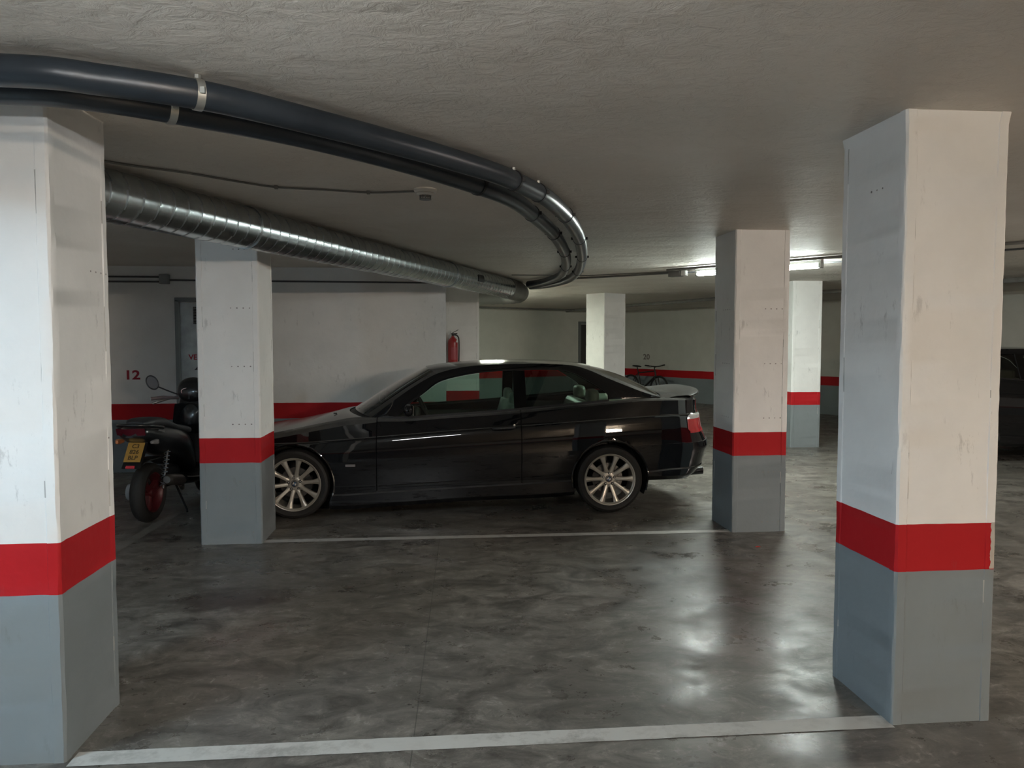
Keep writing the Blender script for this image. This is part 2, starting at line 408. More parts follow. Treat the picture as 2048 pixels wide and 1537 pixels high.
# ------------------------------------------------------------------ pillars
def pillar(x0, y0, wx, wy, label, rz=0.0, mat='pillar', dots=None, collar=False, seed=1):
    rnd = random.Random(seed); m = MB(); b = .042; r = .0028; c = .006
    # plan profile with raised corner beads
    def corner(cx, cy, ux, uy, vx, vy):
        # runs along u towards corner then leaves along v
        return [(cx-ux*b, cy-uy*b), (cx-ux*(b-.003)-vx*r, cy-uy*(b-.003)-vy*r), (cx-ux*c-vx*r, cy-uy*c-vy*r),
                (cx-ux*.001-vx*.001*-1, cy-uy*.001+vy*.001), (cx+ux*r+vx*c, cy+uy*r+vy*c), (cx+ux*r+vx*(b-.003), cy+uy*r+vy*(b-.003)), (cx+vx*b, cy+vy*b)]
    prof = corner(wx, 0, 1, 0, 0, 1)+corner(wx, wy, 0, 1, -1, 0)+corner(0, wy, -1, 0, 0, -1)+corner(0, 0, 0, -1, 1, 0)
    zs = [0]+[i*.03 for i in range(1, int(H/.03))]+[H]
    jit = [[0, 0] for _ in prof]; rows = []
    for z in zs:
        row = []
        for i, (px, py) in enumerate(prof):
            for k in (0, 1): jit[i][k] = jit[i][k]*.6+rnd.uniform(-.0011, .0011)
            e = .0
            if collar and z > H-.045: e = .006
            sx = 1 if px > wx/2 else -1; sy = 1 if py > wy/2 else -1
            row.append((px+jit[i][0]+e*sx, py+jit[i][1]+e*sy, z))
        row.append(row[0]); rows.append(row)
    m.grid(rows)
    npf = len(prof); run = {}
    for i in range(len(zs)-1):
        for j in (0, 5, 7, 12, 14, 19, 21, 26):
            run[j] = run.get(j, 0)-1
            if run[j] < -8 and rnd.random() < .08: run[j] = rnd.randint(1, 6)
            if run[j] > 0 and not .56 < zs[i] < .82: m.m[i*npf+j] = 2
    # rows of small filled holes (pattern of the plaster)
    def disc(cx, cz, rr, face):
        vs = []; n = 10
        for j in range(n):
            a = 2*pi*j/n; u = cx+rr*cos(a); v = cz+rr*sin(a)*.8
            vs.append((u, -.0042, v) if face == 'front' else ((-.0042, u, v) if face == 'left' else (wx+.0042, u, v)))
        m.add(vs, [tuple(range(n))], 1)
    for (face, us, z) in (dots or []):
        for u in us: disc(u, z, .0055*rnd.uniform(.7, 1.1), face)
    o = m.build('concrete_pillar', [M[mat], M['dimple'], M['seam']], smooth=25, loc=(x0, y0, 0), rot=(0, 0, rz), merge=1e-6)
    tag(o, label, 'pillar'); return o
d4 = lambda a: [a+.045*i for i in range(4)]
pillar(-1.79, 2.82, .44, .46, 'nearest left pillar, bright white above red band, cut by the left picture edge', seed=1,
       dots=[('right', [.30, .345, .39, .435], 1.78), ('right', [.42], 1.12)])
pillar(1.757, 2.81, .408, .46, 'nearest right pillar, warm white front and chipped red band corner', seed=2, mat='pillar_chip', collar=True,
       dots=[('left', [.15, .19, .23], 2.12)])
pillar(-1.79, 5.85, .442, .46, 'pillar in front of the scooter and the coupe front wheel', seed=3,
       dots=[('front', d4(.245), z) for z in (1.76, 1.33, .90, .47, .09)]+[('front', [.27, .31, .35], 2.19)])
pillar(2.285, 5.86, .435, .45, 'pillar right behind the coupe tail, with rows of small holes', seed=4,
       dots=[('front', d4(.245), z) for z in (1.77, 1.34, .91, .48, .08)]+[('left', d4(.1), z) for z in (1.77, 1.34, .91, .48)])
pillar(4.985, 10.6, .43, .43, 'brightly lit pillar between the two right-hand pillars', seed=5)
pillar(.06, 11.35, .485, .42, 'pillar carrying the red fire extinguisher', seed=6)
pillar(2.86, 13.44, .52, .474, 'far diagonal pillar beyond the coupe rear window', rz=R(31.4), seed=7)

# ------------------------------------------------------------------ wall details: numbers, doors, conduit
def flat_M(x, y, z, rz=0.0, sx=1.0):
    return Matrix.Translation((x, y, z)) @ Matrix.Rotation(rz, 4, 'Z') @ Matrix.Rotation(R(90), 4, 'X') @ Matrix.Diagonal((sx, 1, 1, 1))
# wall_left local frame: origin (-8, 9.25), x along wall
text_mesh('12', .145, 'bay_number', M['number_red'], wall_left, flat_M(-3.565+8, -.0012, 1.128, 0, 1.25), bold=.0045)
dn = bpy.data.objects.new('door_1', None); COL.objects.link(dn); dn.location = (-3.06, 9.25, 0); struct(dn, 'galvanised metal door with vent louvres behind the scooter', 'door')
m = MB(); m.box((.025, -.02, 1.0), (.05, .06, 2.0)); m.box((.875, -.02, 1.0), (.05, .06, 2.0)); m.box((.45, -.02, 2.0), (.90, .06, .05)); m.build('door_frame', M['door_frame'], dn, bevel=.004)
leaf = MB().box((.45, -.008, .99), (.80, .03, 1.95)).build('door_leaf', M['door_metal'], dn, bevel=.003)
m = MB()
for i in range(6): m.box((.38, -.029, 1.74+i*.032), (.34, .016, .011), rot=Matrix.Rotation(R(35), 3, 'X'))
m.build('vent_louvres', M['silver'], leaf)
MB().box((.38, -.0245, 1.82), (.36, .003, .20)).build('vent_opening', M['trim_black'], leaf)
text_mesh('VESTIBULO', .085, 'door_lettering', M['number_red'], dn, flat_M(.14, -.0245, 1.335), bold=.002, align='LEFT')
m = MB().prism([(.20, 1.19), (.30, 1.19), (.25, 1.24)], (-.026, -.0235)); m.build('door_arrow', M['trim_black'], dn)
# far dark door in the back wall
d = Vector((4.88, 2.60, 0)).normalized(); s0 = 4.10
dn2 = bpy.data.objects.new('door_2', None); COL.objects.link(dn2); dn2.location = (.06+d.x*s0, 18.72+d.y*s0, 0); dn2.rotation_euler = (0, 0, atan2(d.y, d.x)); struct(dn2, 'dark door at the far end left of the far pillar', 'door')
m = MB(); m.box((.03, -.02, 1.02), (.06, .06, 2.04)); m.box((.87, -.02, 1.02), (.06, .06, 2.04)); m.box((.45, -.02, 2.05), (.90, .06, .06)); m.build('door_frame', M['door_frame'], dn2)
MB().box((.45, -.01, 1.0), (.78, .03, 2.0)).build('door_leaf', M['door_dark'], dn2)
m = MB().tube([(.78, -.03, 1.0), (.78, -.07, 1.0), (.68, -.07, 1.0)], .01, 8); m.build('door_handle', M['silver'], dn2)
# '20' on the far oblique wall
dr = Vector((13.2-4.94, 5.80-21.32, 0)).normalized()
text_mesh('20', .20, 'bay_number', M['number_dark'], wall_right, flat_M(1.15, -.0015, 1.12, 0, 1.3), bold=.004)

def conduit(name, pts, r, mat, label, n=6, sm=False, extra=None, group=None):
    p = smooth_path(pts, 5) if sm else pts
    root = MB().tube(p, r, n).build(name, M[mat], smooth=50); tag(root, label, 'conduit', group); return root
c1 = conduit('wall_conduit', [(-6, 9.232, 2.26), (-3.22, 9.232, 2.26)], .011, 'conduit_dark', 'upper of two conduits on the wall left of the junction box')
c2 = conduit('wall_conduit', [(-6, 9.232, 2.205), (-3.22, 9.232, 2.205)], .011, 'conduit_dark', 'lower of two conduits on the wall left of the junction box')
c3 = conduit('wall_conduit', [(-3.12, 9.235, 2.225), (.04, 9.235, 2.215)], .011, 'conduit_dark', 'single conduit on the wall running right above the coupe')
jb = empty('junction_box', (-3.17, 9.222, 2.235), 0, 'grey square junction box on the dark wall above the number 12', 'junction box')
MB().box((0, 0, 0), (.11, .056, .11)).build('box_body', M['boxgrey'], jb, bevel=.008)
MB().box((0, -.031, 0), (.095, .008, .095)).build('box_lid', M['boxgrey'], jb, bevel=.004)

# ceiling cable to smoke detector
cab = conduit('ceiling_cable', [(-1.66, 3.76, 2.379), (-1.60, 3.93, 2.377), (-1.30, 4.14, 2.376), (-1.1, 4.33, 2.376), (-.92, 4.47, 2.376), (-.66, 4.52, 2.376), (-.40, 4.58, 2.376), (-.15, 4.52, 2.376)], .006, 'conduit', 'thin plastered-over cable running to the smoke detector', sm=True)
for q in ((-.92, 4.47), (-.42, 4.575)): MB().box((q[0], q[1], 2.376), (.018, .022, .02)).build('cable_clip', M['conduit'], cab)
sd = empty('smoke_detector', (-.09, 4.50, H), 0, 'round off-white smoke detector on the ceiling', 'smoke detector')
fl = Matrix.Scale(-1, 4, (0, 0, 1))
MB().lathe([(0.0, .0), (.066, .0), (.066, .010), (.058, .020), (.0, .020)], 28, M=fl).build('detector_base', M['whiteplastic'], sd, smooth=35)
MB().lathe([(.048, .018), (.050, .028), (.040, .036), (.036, .036)], 28, M=fl).build('detector_head', M['whiteplastic'], sd, smooth=35)
m = MB()
for j in range(12): m.box((.030*cos(2*pi*j/12), .030*sin(2*pi*j/12), -.046), (.006, .006, .022))
m.lathe([(.0, .054), (.034, .054), (.034, .060), (.0, .062)], 24, M=fl); m.build('detector_chamber', M['boxgrey'], sd, smooth=35)

# small round sensor far away
ss = MB().lathe([(0, 0), (.06, 0), (.05, .05), (0, .06)], 16, M=Matrix.Translation((4.50, 17.7, H)) @ fl).build('smoke_detector', M['whiteplastic'], smooth=35); tag(ss, 'small pale detector on the ceiling above the bicycle', 'smoke detector')

# ceiling conduits towards the lamps
conduit('ceiling_conduit', [(.9, 9.95, 2.3775), (1.9, 9.95, 2.3775), (2.80, 9.30, 2.3775), (3.05, 8.95, 2.3775)], .007, 'conduit', 'upper thin ceiling conduit running from the duct to the box')
conduit('ceiling_conduit', [(1.76, 10.25, 2.366), (2.1, 10.0, 2.366), (2.84, 9.33, 2.366)], .014, 'conduit', 'lower ceiling conduit running from the pipe bend to the box')
conduit('ceiling_conduit', [(2.66, 8.98, 2.366), (4.25, 7.10, 2.366), (6.4, 4.55, 2.366)], .016, 'conduit', 'grey ceiling conduit in front of the lit tube lamp')
conduit('ceiling_conduit', [(3.0, 9.36, 2.372), (4.60, 7.56, 2.372), (6.8, 5.06, 2.372)], .010, 'conduit_dark', 'thin dark conduit above the lit tube lamp')
conduit('ceiling_conduit', [(3.3, 20.3, 2.35), (4.3, 17.2, 2.35), (5.3, 14.2, 2.35), (8.2, 8.9, 2.35)], .035, 'conduit', 'thick dark conduit on the far ceiling beyond the bicycle')
conduit('ceiling_conduit', [(.35, 18.4, 2.36), (4.2, 20.4, 2.36)], .025, 'conduit', 'dark conduit along the top of the dim far wall')
jb2 = empty('junction_box', (2.87, 9.16, 2.345), R(-48), 'ceiling junction box with bright white end left of the lit lamp', 'junction box')
MB().box((-.05, 0, 0), (.16, .10, .08)).build('box_body', M['conduit'], jb2, bevel=.006)
o = MB().box((.065, 0, -.002), (.05, .085, .06)).build('white_end', M['badge_white'], jb2, bevel=.004)

# ------------------------------------------------------------------ tube lamps
def lamp(kind, x, y, deg, L, c, strength):
    lab = {'aisle': 'lit double tube lamp on the ceiling behind the middle right pillar',
           'duct': 'lit tube lamp hidden beyond the end of the duct',
           'near': 'cool white tube lamp hung just above and ahead of the camera',
           'left': 'cool fill lamp added out of frame to the left',
           'right': 'warm fill lamp added out of frame to the right of the nearest right pillar',
           'rear': 'warm white tube lamp well behind the camera'}[kind]
    hz = 2.30 if kind in ('aisle', 'duct') else 2.20
    r = empty('tube_lamp', (x, y, hz), R(deg), lab, 'lamp')
    if hz < 2.25:
        for s in (-1, 1): MB().tube([(s*L*.35, 0, .08), (s*L*.35, 0, H-hz)], .005, 8).build('suspension_rod', M['fixture'], r)
    MB().box((0, 0, .060), (L+.06, .075, .045)).build('lamp_housing', M['fixture'], r, bevel=.008)
    for s in (-1, 1): MB().box((s*(L/2+.012), 0, .018), (.03, .085, .055)).build('end_cap', M['fixture'], r, bevel=.006)
    em = emis('tube_glow_'+kind, c, strength)
    for s in (-1, 1):
        MB().tube([(-L/2, s*.028, .008), (L/2, s*.028, .008)], .014, 10).build('glowing_tube', em, r, smooth=60)
    return r
for a in LAMPS: lamp(*a)

# ------------------------------------------------------------------ PVC pipes
P1 = [(-3.2, 2.75), (-2.2, 2.50), (-1.31, 2.48), (-1.05, 2.54), (-.75, 2.69), (-.43, 2.98), (-.17, 3.24), (.04, 3.47), (.28, 3.77), (.46, 4.08), (.62, 4.42), (.86, 5.15), (1.11, 6.16), (1.36, 7.45), (1.55, 8.75), (1.62, 9.75), (1.55, 10.45), (1.42, 10.90), (1.28, 11.10)]
P2 = [(-3.2, 2.95), (-2.3, 2.70), (-1.42, 2.66), (-1.13, 2.72), (-.86, 2.89), (-.55, 3.13), (-.18, 3.53), (.15, 3.98), (.39, 4.38), (.60, 4.97), (.87, 5.88), (1.13, 7.04), (1.32, 8.19), (1.43, 9.24), (1.41, 9.95), (1.33, 10.45), (1.21, 10.74)]
def pipe(P, z, label, clamps, dx=0):
    path = smooth_path([(x, y, z) for x, y in P], 7)
    root = MB().tube(path, .048, 22, cap=True).build('drain_pipe', M['pvc'], smooth=60); tag(root, label, 'pipe')
    # coupling sleeves
    acc = 0; pl = [Vector(p) for p in path]
    for i in range(1, len(pl)): pass
    for (ti, big) in clamps:
        i = min(max(int(ti*(len(pl)-1)), 1), len(pl)-2)
        p = pl[i]; t = (pl[i+1]-pl[i-1]).normalized(); side = Vector((t.y, -t.x, 0))
        Mt = Matrix.Translation(p) @ t.to_track_quat('Z', 'Y').to_matrix().to_4x4()
        hw = .013 if big else .010
        m = MB().lathe([(.048, -hw), (.0515, -hw), (.0515, hw), (.048, hw)], 28, M=Mt)
        m.box(p+side*.057, (.014, .014, .02)); m.box(p-side*.057, (.014, .014, .02))
        cl = m.build('pipe_clamp', M['zinc' if big else 'blackm'], root, smooth=40)
        rod = MB().tube([p+Vector((0, 0, .045)), p+Vector((0, 0, H-z))], .005, 8)
        rod.lathe([(.0, 0), (.011, 0), (.011, .022), (.0, .022)], 6, M=Matrix.Translation(p+Vector((0, 0, H-z-.024))))
        rod.build('clamp_rod', M['zinc'], cl)
    return root
pipe(P1, 2.319, 'nearer of the two curved dark grey drain pipes under the ceiling', [(.215, 1), (.47, 0), (.53, 0), (.60, 0), (.66, 0), (.72, 0), (.78, 0)])
pipe(P2, 2.319, 'farther of the two curved dark grey drain pipes under the ceiling', [(.235, 1), (.45, 0), (.56, 0), (.62, 0), (.68, 0), (.75, 0)])

# ------------------------------------------------------------------ spiral duct
DUCT = [(-3.3, 0.0), (-.0, 8.25), (.90, 10.5)]
def duct():
    r0 = .132; z = 2.243
    a = Vector((-3.02, .7, z)); b = Vector((.90, 10.5, z)); d = (b-a); L = d.length; d.normalize()
    side = Vector((d.y, -d.x, 0)); up = Vector((0, 0, 1)); n = 40
    rows = []; k = int(L/.012)
    pitch = .11
    for i in range(k+1):
        s = L*i/k; row = []
        for j in range(n+1):
            th = 2*pi*j/n
            ph = ((s/pitch-j/n) % 1.0); ridge = .0018 if ph < .10 else 0.0
            rr = r0+ridge
            row.append(a+d*s+(side*cos(th)+up*sin(th))*rr)
        rows.append(row)
    dm = MB().grid(rows)
    for i in range(k):
        for j in range(n):
            if ((L*(i+.5)/k/pitch-(j+.5)/n) % 1.0) < .11: dm.m[i*n+j] = 1
    root = dm.build('spiral_duct', [M['galv'], M['duct_seam']], smooth=28); tag(root, 'galvanised spiral air duct running diagonally under the ceiling', 'duct')
    # sleeve joints and a small dark access cover
    Mt = lambda s: Matrix.Translation(a+d*s) @ d.to_track_quat('Z', 'Y').to_matrix().to_4x4()
    for s in (4.76, 8.30): MB().lathe([(r0, -.004), (r0+.007, -.004), (r0+.007, .010), (r0, .010)], 40, M=Mt(s)).build('joint_ring', M['galv'], root, smooth=40)
    s = 8.95; rows = []
    for i in range(5):
        rows.append([a+d*(s+.05*i)+(side*cos(th)+up*sin(th))*(r0+.006) for th in [R(-12)+R(7*j) for j in range(6)]])
    MB().grid(rows).build('access_cover', M['trim_black'], root)
    # elbow and the short run to the left
    pts = smooth_path([(.88, 10.45, z), (1.03, 10.9, z), (1.14, 11.35, z), (1.13, 11.72, z), (.98, 12.0, z), (.72, 12.12, z), (.35, 12.14, z)], 9)
    rs = [r0+.004+(.004 if i % 6 < 2 else 0) for i in range(len(pts))]
    MB().tube(pts, rs, 36).build('duct_elbow', M['flex'], root, smooth=28)
duct()

# ------------------------------------------------------------------ fire extinguisher
fe = empty('fire_extinguisher', (.16, 11.25, 1.14), 0, 'red fire extinguisher hung on the pillar beyond the coupe roof', 'fire extinguisher')
MB().lathe([(.0, .0), (.065, .0), (.072, .012), (.072, .36), (.066, .40), (.040, .435), (.022, .45), (.022, .465), (0, .465)], 28).build('cylinder', M['red_metal'], fe, smooth=40)
m = MB().tube([(0, 0, .46), (0, 0, .49)], .018, 12); m.box((.02, 0, .495), (.09, .02, .018)); m.box((.035, 0, .53), (.10, .018, .008), rot=Matrix.Rotation(R(-28), 3, 'Y'))
m.build('valve_handle', M['trim_black'], fe)
m = MB().tube(smooth_path([(.02, -.01, .48), (.07, -.02, .46), (.088, -.02, .38), (.085, -.02, .10), (.075, -.02, .05)], 5), .010, 8); m.build('hose', M['trim_black'], fe)
rows = [[Vector((.0735*cos(a), .0735*sin(a), z)) for a in [R(-110+12*j) for j in range(9)]] for z in (.12, .30)]
MB().grid(rows).build('paper_label', simple('extinguisher_label', (.32, .05, .06), .5), fe)
MB().box((.02, .08, .30), (.05, .03, .10)).build('wall_bracket', M['silver'], fe)
MB().box((.058, -.050, .385), (.022, .004, .03)).build('inspection_tag', M['badge_white'], fe)
MB().box((.055, -.052, .04), (.022, .004, .05)).build('inspection_tag', M['badge_white'], fe)

# ------------------------------------------------------------------ cars
NEX = 2.5
SPN = 3.0
M['marker'] = simple('side_marker_smoked', (.16, .15, .15), .2)
class Shape:
    """Car body as stacked plan-view rings; local x: 0 front axle, + towards the tail; near side is -y; front corner / tail wrap included."""
    def __init__(s, P):
        s.P = P; T = {k: pchip(v) for k, v in P['tab'].items()}; s.T = T
        s.sf, s.sr = P['sf'], P['sr']; s.cl = .45
    def ring_z(s, j, x):
        T = s.T; zb = T['bottom'](x); c1 = T['sill'](x); cr = T['crease'](x); be = T['belt'](x); c7 = T['bump'](x); sh = T['drop'](x)
        return [zb, zb+.012, zb+.05, c1-.006, c1+.006, c1+.085, lerp(c1+.085, c7, .55), c7, lerp(c7, cr-.03, .55), cr-.03, cr-.006, cr+.006, cr+.012, lerp(cr+.012, be-sh, .55), be-sh, be-sh*.25, be][j]
    def ring_in(s, j, x):
        T = s.T; bi = T['beltin'](x); di = T['dropin'](x)
        return [.13, .035, 0, .0, .016, .008, .002, .001, .006, .018, .024, .034, .044, lerp(.044, di, .5), di, lerp(di, bi, .55), bi][j]
    def _f(s, fn, w, x):
        i = min(int(w), 15); t = w-i; return lerp(fn(i, x), fn(i+1, x), t)
    def pt(s, u, wv, off=0.0):
        """u: pseudo x; wv: ring coordinate"""
        T = s.T; uu = min(max(u, s.sf), s.sr)
        z = s._f(s.ring_z, wv, u); ins = s._f(s.ring_in, wv, u)
        if u > s.sr:
            ph = (u-s.sr)/s.cl*pi/2; xe = s._f(lambda j, x: s.P['tail'][j], wv, 0)+off
            W = T['width'](s.sr)-ins+off
            return Vector((s.sr+(xe-s.sr)*sin(ph)**(2/SPN), -W*max(cos(ph), 0)**(2/SPN), z))
        if u < s.sf:
            ph = (s.sf-u)/s.cl*pi/2; xe = s._f(lambda j, x: s.P['nose'][j], wv, 0)-off
            W = T['width'](s.sf)-ins+off
            return Vector((s.sf-(s.sf-xe)*sin(ph)**(2/NEX), -W*max(cos(ph), 0)**(2/NEX), z))
        return Vector((u, -(T['width'](u)-ins+off), z))
    def side_y(s, x, z):
        be = s.T['belt'](x); return -(s.T['width'](x)-s.T['beltin'](x)-s.P['tumble']*(z-be))

def panel(name, mat, parent, rows, arches=(), side=1, rim=.014, smooth=38, gap=0.0):
    """rows[i][j] -> grid; cut wheel arches (x,z,r), fold the edges inwards so panel gaps read dark"""
    bm = bmesh.new(); V = [[bm.verts.new(q) for q in r] for r in rows]
    for i in range(len(rows)-1):
        for j in range(len(rows[0])-1): bm.faces.new((V[i][j], V[i+1][j], V[i+1][j+1], V[i][j+1]))
    for (ax, az, ar) in arches:
        inside = lambda v: (v.co.x-ax)**2+(v.co.z-az)**2 < ar*ar
        kill = [f for f in bm.faces if all(inside(v) for v in f.verts)]
        bmesh.ops.delete(bm, geom=kill, context='FACES')
        for v in bm.verts:
            if inside(v):
                dx, dz = v.co.x-ax, v.co.z-az; d = sqrt(dx*dx+dz*dz) or 1e-6
                v.co.x = ax+dx/d*ar; v.co.z = az+dz/d*ar
        bmesh.ops.dissolve_degenerate(bm, dist=1e-5, edges=bm.edges)
        bmesh.ops.delete(bm, geom=[v for v in bm.verts if not v.link_faces], context='VERTS')
    bmesh.ops.remove_doubles(bm, verts=bm.verts, dist=2e-5)
    bmesh.ops.recalc_face_normals(bm, faces=bm.faces)
    # orient outwards: away from the car's axis
    tot = sum((f.normal.dot(Vector((0, f.calc_center_median().y, max(f.calc_center_median().z-.5, 0)))))*f.calc_area() for f in bm.faces)
    if tot < 0: bmesh.ops.reverse_faces(bm, faces=bm.faces)
    bm.normal_update()
    be = [e for e in bm.edges if len(e.link_faces) == 1]
    nm = {v: v.normal.copy() for e in be for v in e.verts}
    if gap:
        for v, n in nm.items(): v.co -= n*gap
    if rim:
        ex = bmesh.ops.extrude_edge_only(bm, edges=be)
        for g_ in ex['geom']:
            if isinstance(g_, bmesh.types.BMFace): g_.material_index = 1
        nv = [g for g in ex['geom'] if isinstance(g, bmesh.types.BMVert)]
        # map to nearest source
        for v in nv:
            src = min((e.other_vert(v) for e in v.link_edges if e.other_vert(v) in nm), key=lambda q: (q.co-v.co).length, default=None)
            if src is not None: v.co = v.co-nm[src]*rim
    if side < 0:
        for v in bm.verts: v.co.y = -v.co.y
        bmesh.ops.reverse_faces(bm, faces=bm.faces)
    me = bpy.data.meshes.new(name); bm.to_mesh(me); bm.free(); me.materials.append(mat); me.materials.append(M['trim_black'])
    me.shade_smooth(); me.set_sharp_from_angle(angle=R(smooth))
    o = bpy.data.objects.new(name, me); COL.objects.link(o); o.parent = parent; return o

def frange(a, b, step):
    n = max(2, int(math.ceil((b-a)/step))+1); return [a+(b-a)*i/(n-1) for i in range(n)]

def spoke_wheel(parent, x, y, rR, rT, side, detail=True, rot=0.0, name='wheel', wd=.20, matr=None):
    """side -1: outer face towards -y. Wheel axis = y."""
    matr = matr or M['rim']
    w = empty(name, (x, y, rT)); w.parent = parent
    A = Matrix.Rotation(R(90) if side < 0 else R(-90), 4, 'X')     # local z -> -y (outer)
    # profile with +z = outer face
    h = wd/2
    tp = [(rR-.004, h-.012), (rR+.010, h-.001), (rT-.030, h+.006), (rT-.010, h-.006), (rT-.002, h-.028), (rT, 0), (rT-.002, -h+.028), (rT-.012, -h+.006), (rR+.01, -h), (rR-.004, -h+.01)]
    MB().lathe(tp, 72, M=A).build('tyre', M['tyre'], w, smooth=30)
    m = MB().lathe([(rR-.003, h-.010), (rR, h-.004), (rR-.003, h+.000), (rR-.010, h-.003), (rR-.015, h-.016), (rR-.017, h-.055), (rR-.024, -h+.02), (rR-.006, -h+.008)], 72, M=A)
    m.build('rim_barrel', M['rim_in'] if False else matr, w, smooth=30)
    # spokes
    m = MB(); n = 10 if detail else 5; r0, r1 = .055, rR-.012
    for k in range(n):
        a0 = rot+2*pi*k/n; rows = []
        for i in range(13):
            t = i/12; r = lerp(r0, r1, t)
            hw = .0165+.0135*max(0, (t-.45)/.55)**2.2+.010*max(0, (.16-t)/.16)**1.5
            hw = min(hw, pi*r/n*.98)
            if not detail: hw *= 1.7
            zf = h-.020-.030*(1-t)**1.6 - .004*math.sin(pi*t)   # dished face
            row = []
            for (cx, dz) in ((-1, -.030), (-1, -.006), (-.72, 0), (0, .002), (.72, 0), (1, -.006), (1, -.030)):
                p = Vector((r*cos(a0)-cx*hw*sin(a0), r*sin(a0)+cx*hw*cos(a0), zf+dz)); row.append(A @ p)
            rows.append(row)
        m.grid(rows)
    m.lathe([(.0, h-.052), (.034, h-.050), (.060, h-.050), (.072, h-.058), (.076, h-.085)], 40, M=A)
    m.lathe([(rR-.022, h-.022), (rR-.016, h-.014), (rR-.012, h-.012), (rR-.010, h-.020)], 72, M=A)
    m.build('spokes', matr, w, smooth=40)
    if detail:
        for k in range(5):
            a = rot+.30+2*pi*k/5; c = Vector((.051*cos(a), .051*sin(a), h-.050)); Mt = A @ Matrix.Translation(c)
            mm = MB().lathe([(.0, .0015), (.0125, .0015), (.0125, .001), (.0, .001)], 16, mi=1, M=Mt); mm.lathe([(0, .012), (.0065, .010), (.008, .0), (.008, -.01)], 10, M=Mt)
            mm.build('wheel_bolt', [M['silver'], M['rim_in']], w, smooth=30)
        Mt = A @ Matrix.Translation((0, 0, h-.052))
        cap = MB().lathe([(.0, .007), (.027, .007), (.032, .004), (.033, -.004)], 32, M=Mt).build('centre_cap', M['trim_black'], w, smooth=40)
        m = MB()
        for q in range(4):
            vs = [(0, 0, .0082)]+[(.0165*cos(q*pi/2+R(20)+i*pi/12), .0165*sin(q*pi/2+R(20)+i*pi/12), .0082) for i in range(7)]
            m.add([Mt @ Vector(v) for v in vs], [tuple(range(8))], q % 2)
        m.lathe([(.0255, .0080), (.0275, .0080)], 28, 1, Mt)
        m.build('badge', [M['blue'], M['badge_white']], cap)
    # brake disc behind
    MB().lathe([(.03, -.005), (.135, -.005), (.135, -.03), (.03, -.03)], 40, M=A).build('brake_disc', M['disc'], w, smooth=30)
    m = MB()
    rows = []
    for i in range(7):
        a = R(-25)+R(50)*i/6+(0 if x < 1 else pi); rows.append([A @ Vector((r*cos(a), r*sin(a), z)) for r, z in ((.085, .012), (.145, .018), (.150, -.02))])
    m.grid(rows).build('brake_caliper', M['rim_in'], w, smooth=30)
    return w

def seat(parent, x, y, name='front_seat'):
    s = empty(name, (x, y, .18)); s.parent = parent
    m = MB().box((-.08, 0, .20), (.50, .50, .16)); m.box((-.06, -.22, .26), (.44, .07, .09)); m.box((-.06, .22, .26), (.44, .07, .09))
    m.build('seat_cushion', M['leather'], s, bevel=.035)
    rows = []
    for i in range(11):
        t = i/10; z = .24+t*.52; xx = .14+t*.13; hw = .235-.05*t*t; th = .075-.02*t
        rows.append([Vector((xx+th*cos(a)*.95, hw*(abs(sin(a))**.6)*(1 if sin(a) > 0 else -1), z)) for a in [2*pi*j/20 for j in range(21)]])
    rows = [[Vector((.14, 0, .22))]*21]+rows+[[Vector((.275, 0, .79))]*21]
    MB().grid(rows).build('seat_back', M['leather'], s, smooth=50, merge=1e-4)
    return s
def headrest(parent, x, y, z, hh=.155, ww=.135, dd=.045, name='headrest'):
    rows = []
    for i in range(13):
        a = -pi/2+pi*i/12; zz = z+hh/2*(abs(sin(a))**.7)*(1 if sin(a) > 0 else -1); k = max(cos(a), 0)**.5
        rows.append([Vector((x+dd*k*(abs(cos(b))**.8)*(1 if cos(b) > 0 else -1), y+ww*k*(abs(sin(b))**.7)*(1 if sin(b) > 0 else -1), zz)) for b in [2*pi*j/20 for j in range(21)]])
    o = MB().grid(rows).build(name, M['leather'], parent, smooth=60, merge=1e-4)
    MB().tube([(x, y-.05, z-hh/2-.10), (x, y-.05, z-hh/2+.01)], .006, 8).tube([(x, y+.05, z-hh/2-.10), (x, y+.05, z-hh/2+.01)], .006, 8).build('headrest_posts', M['chrome'], o)
    return o

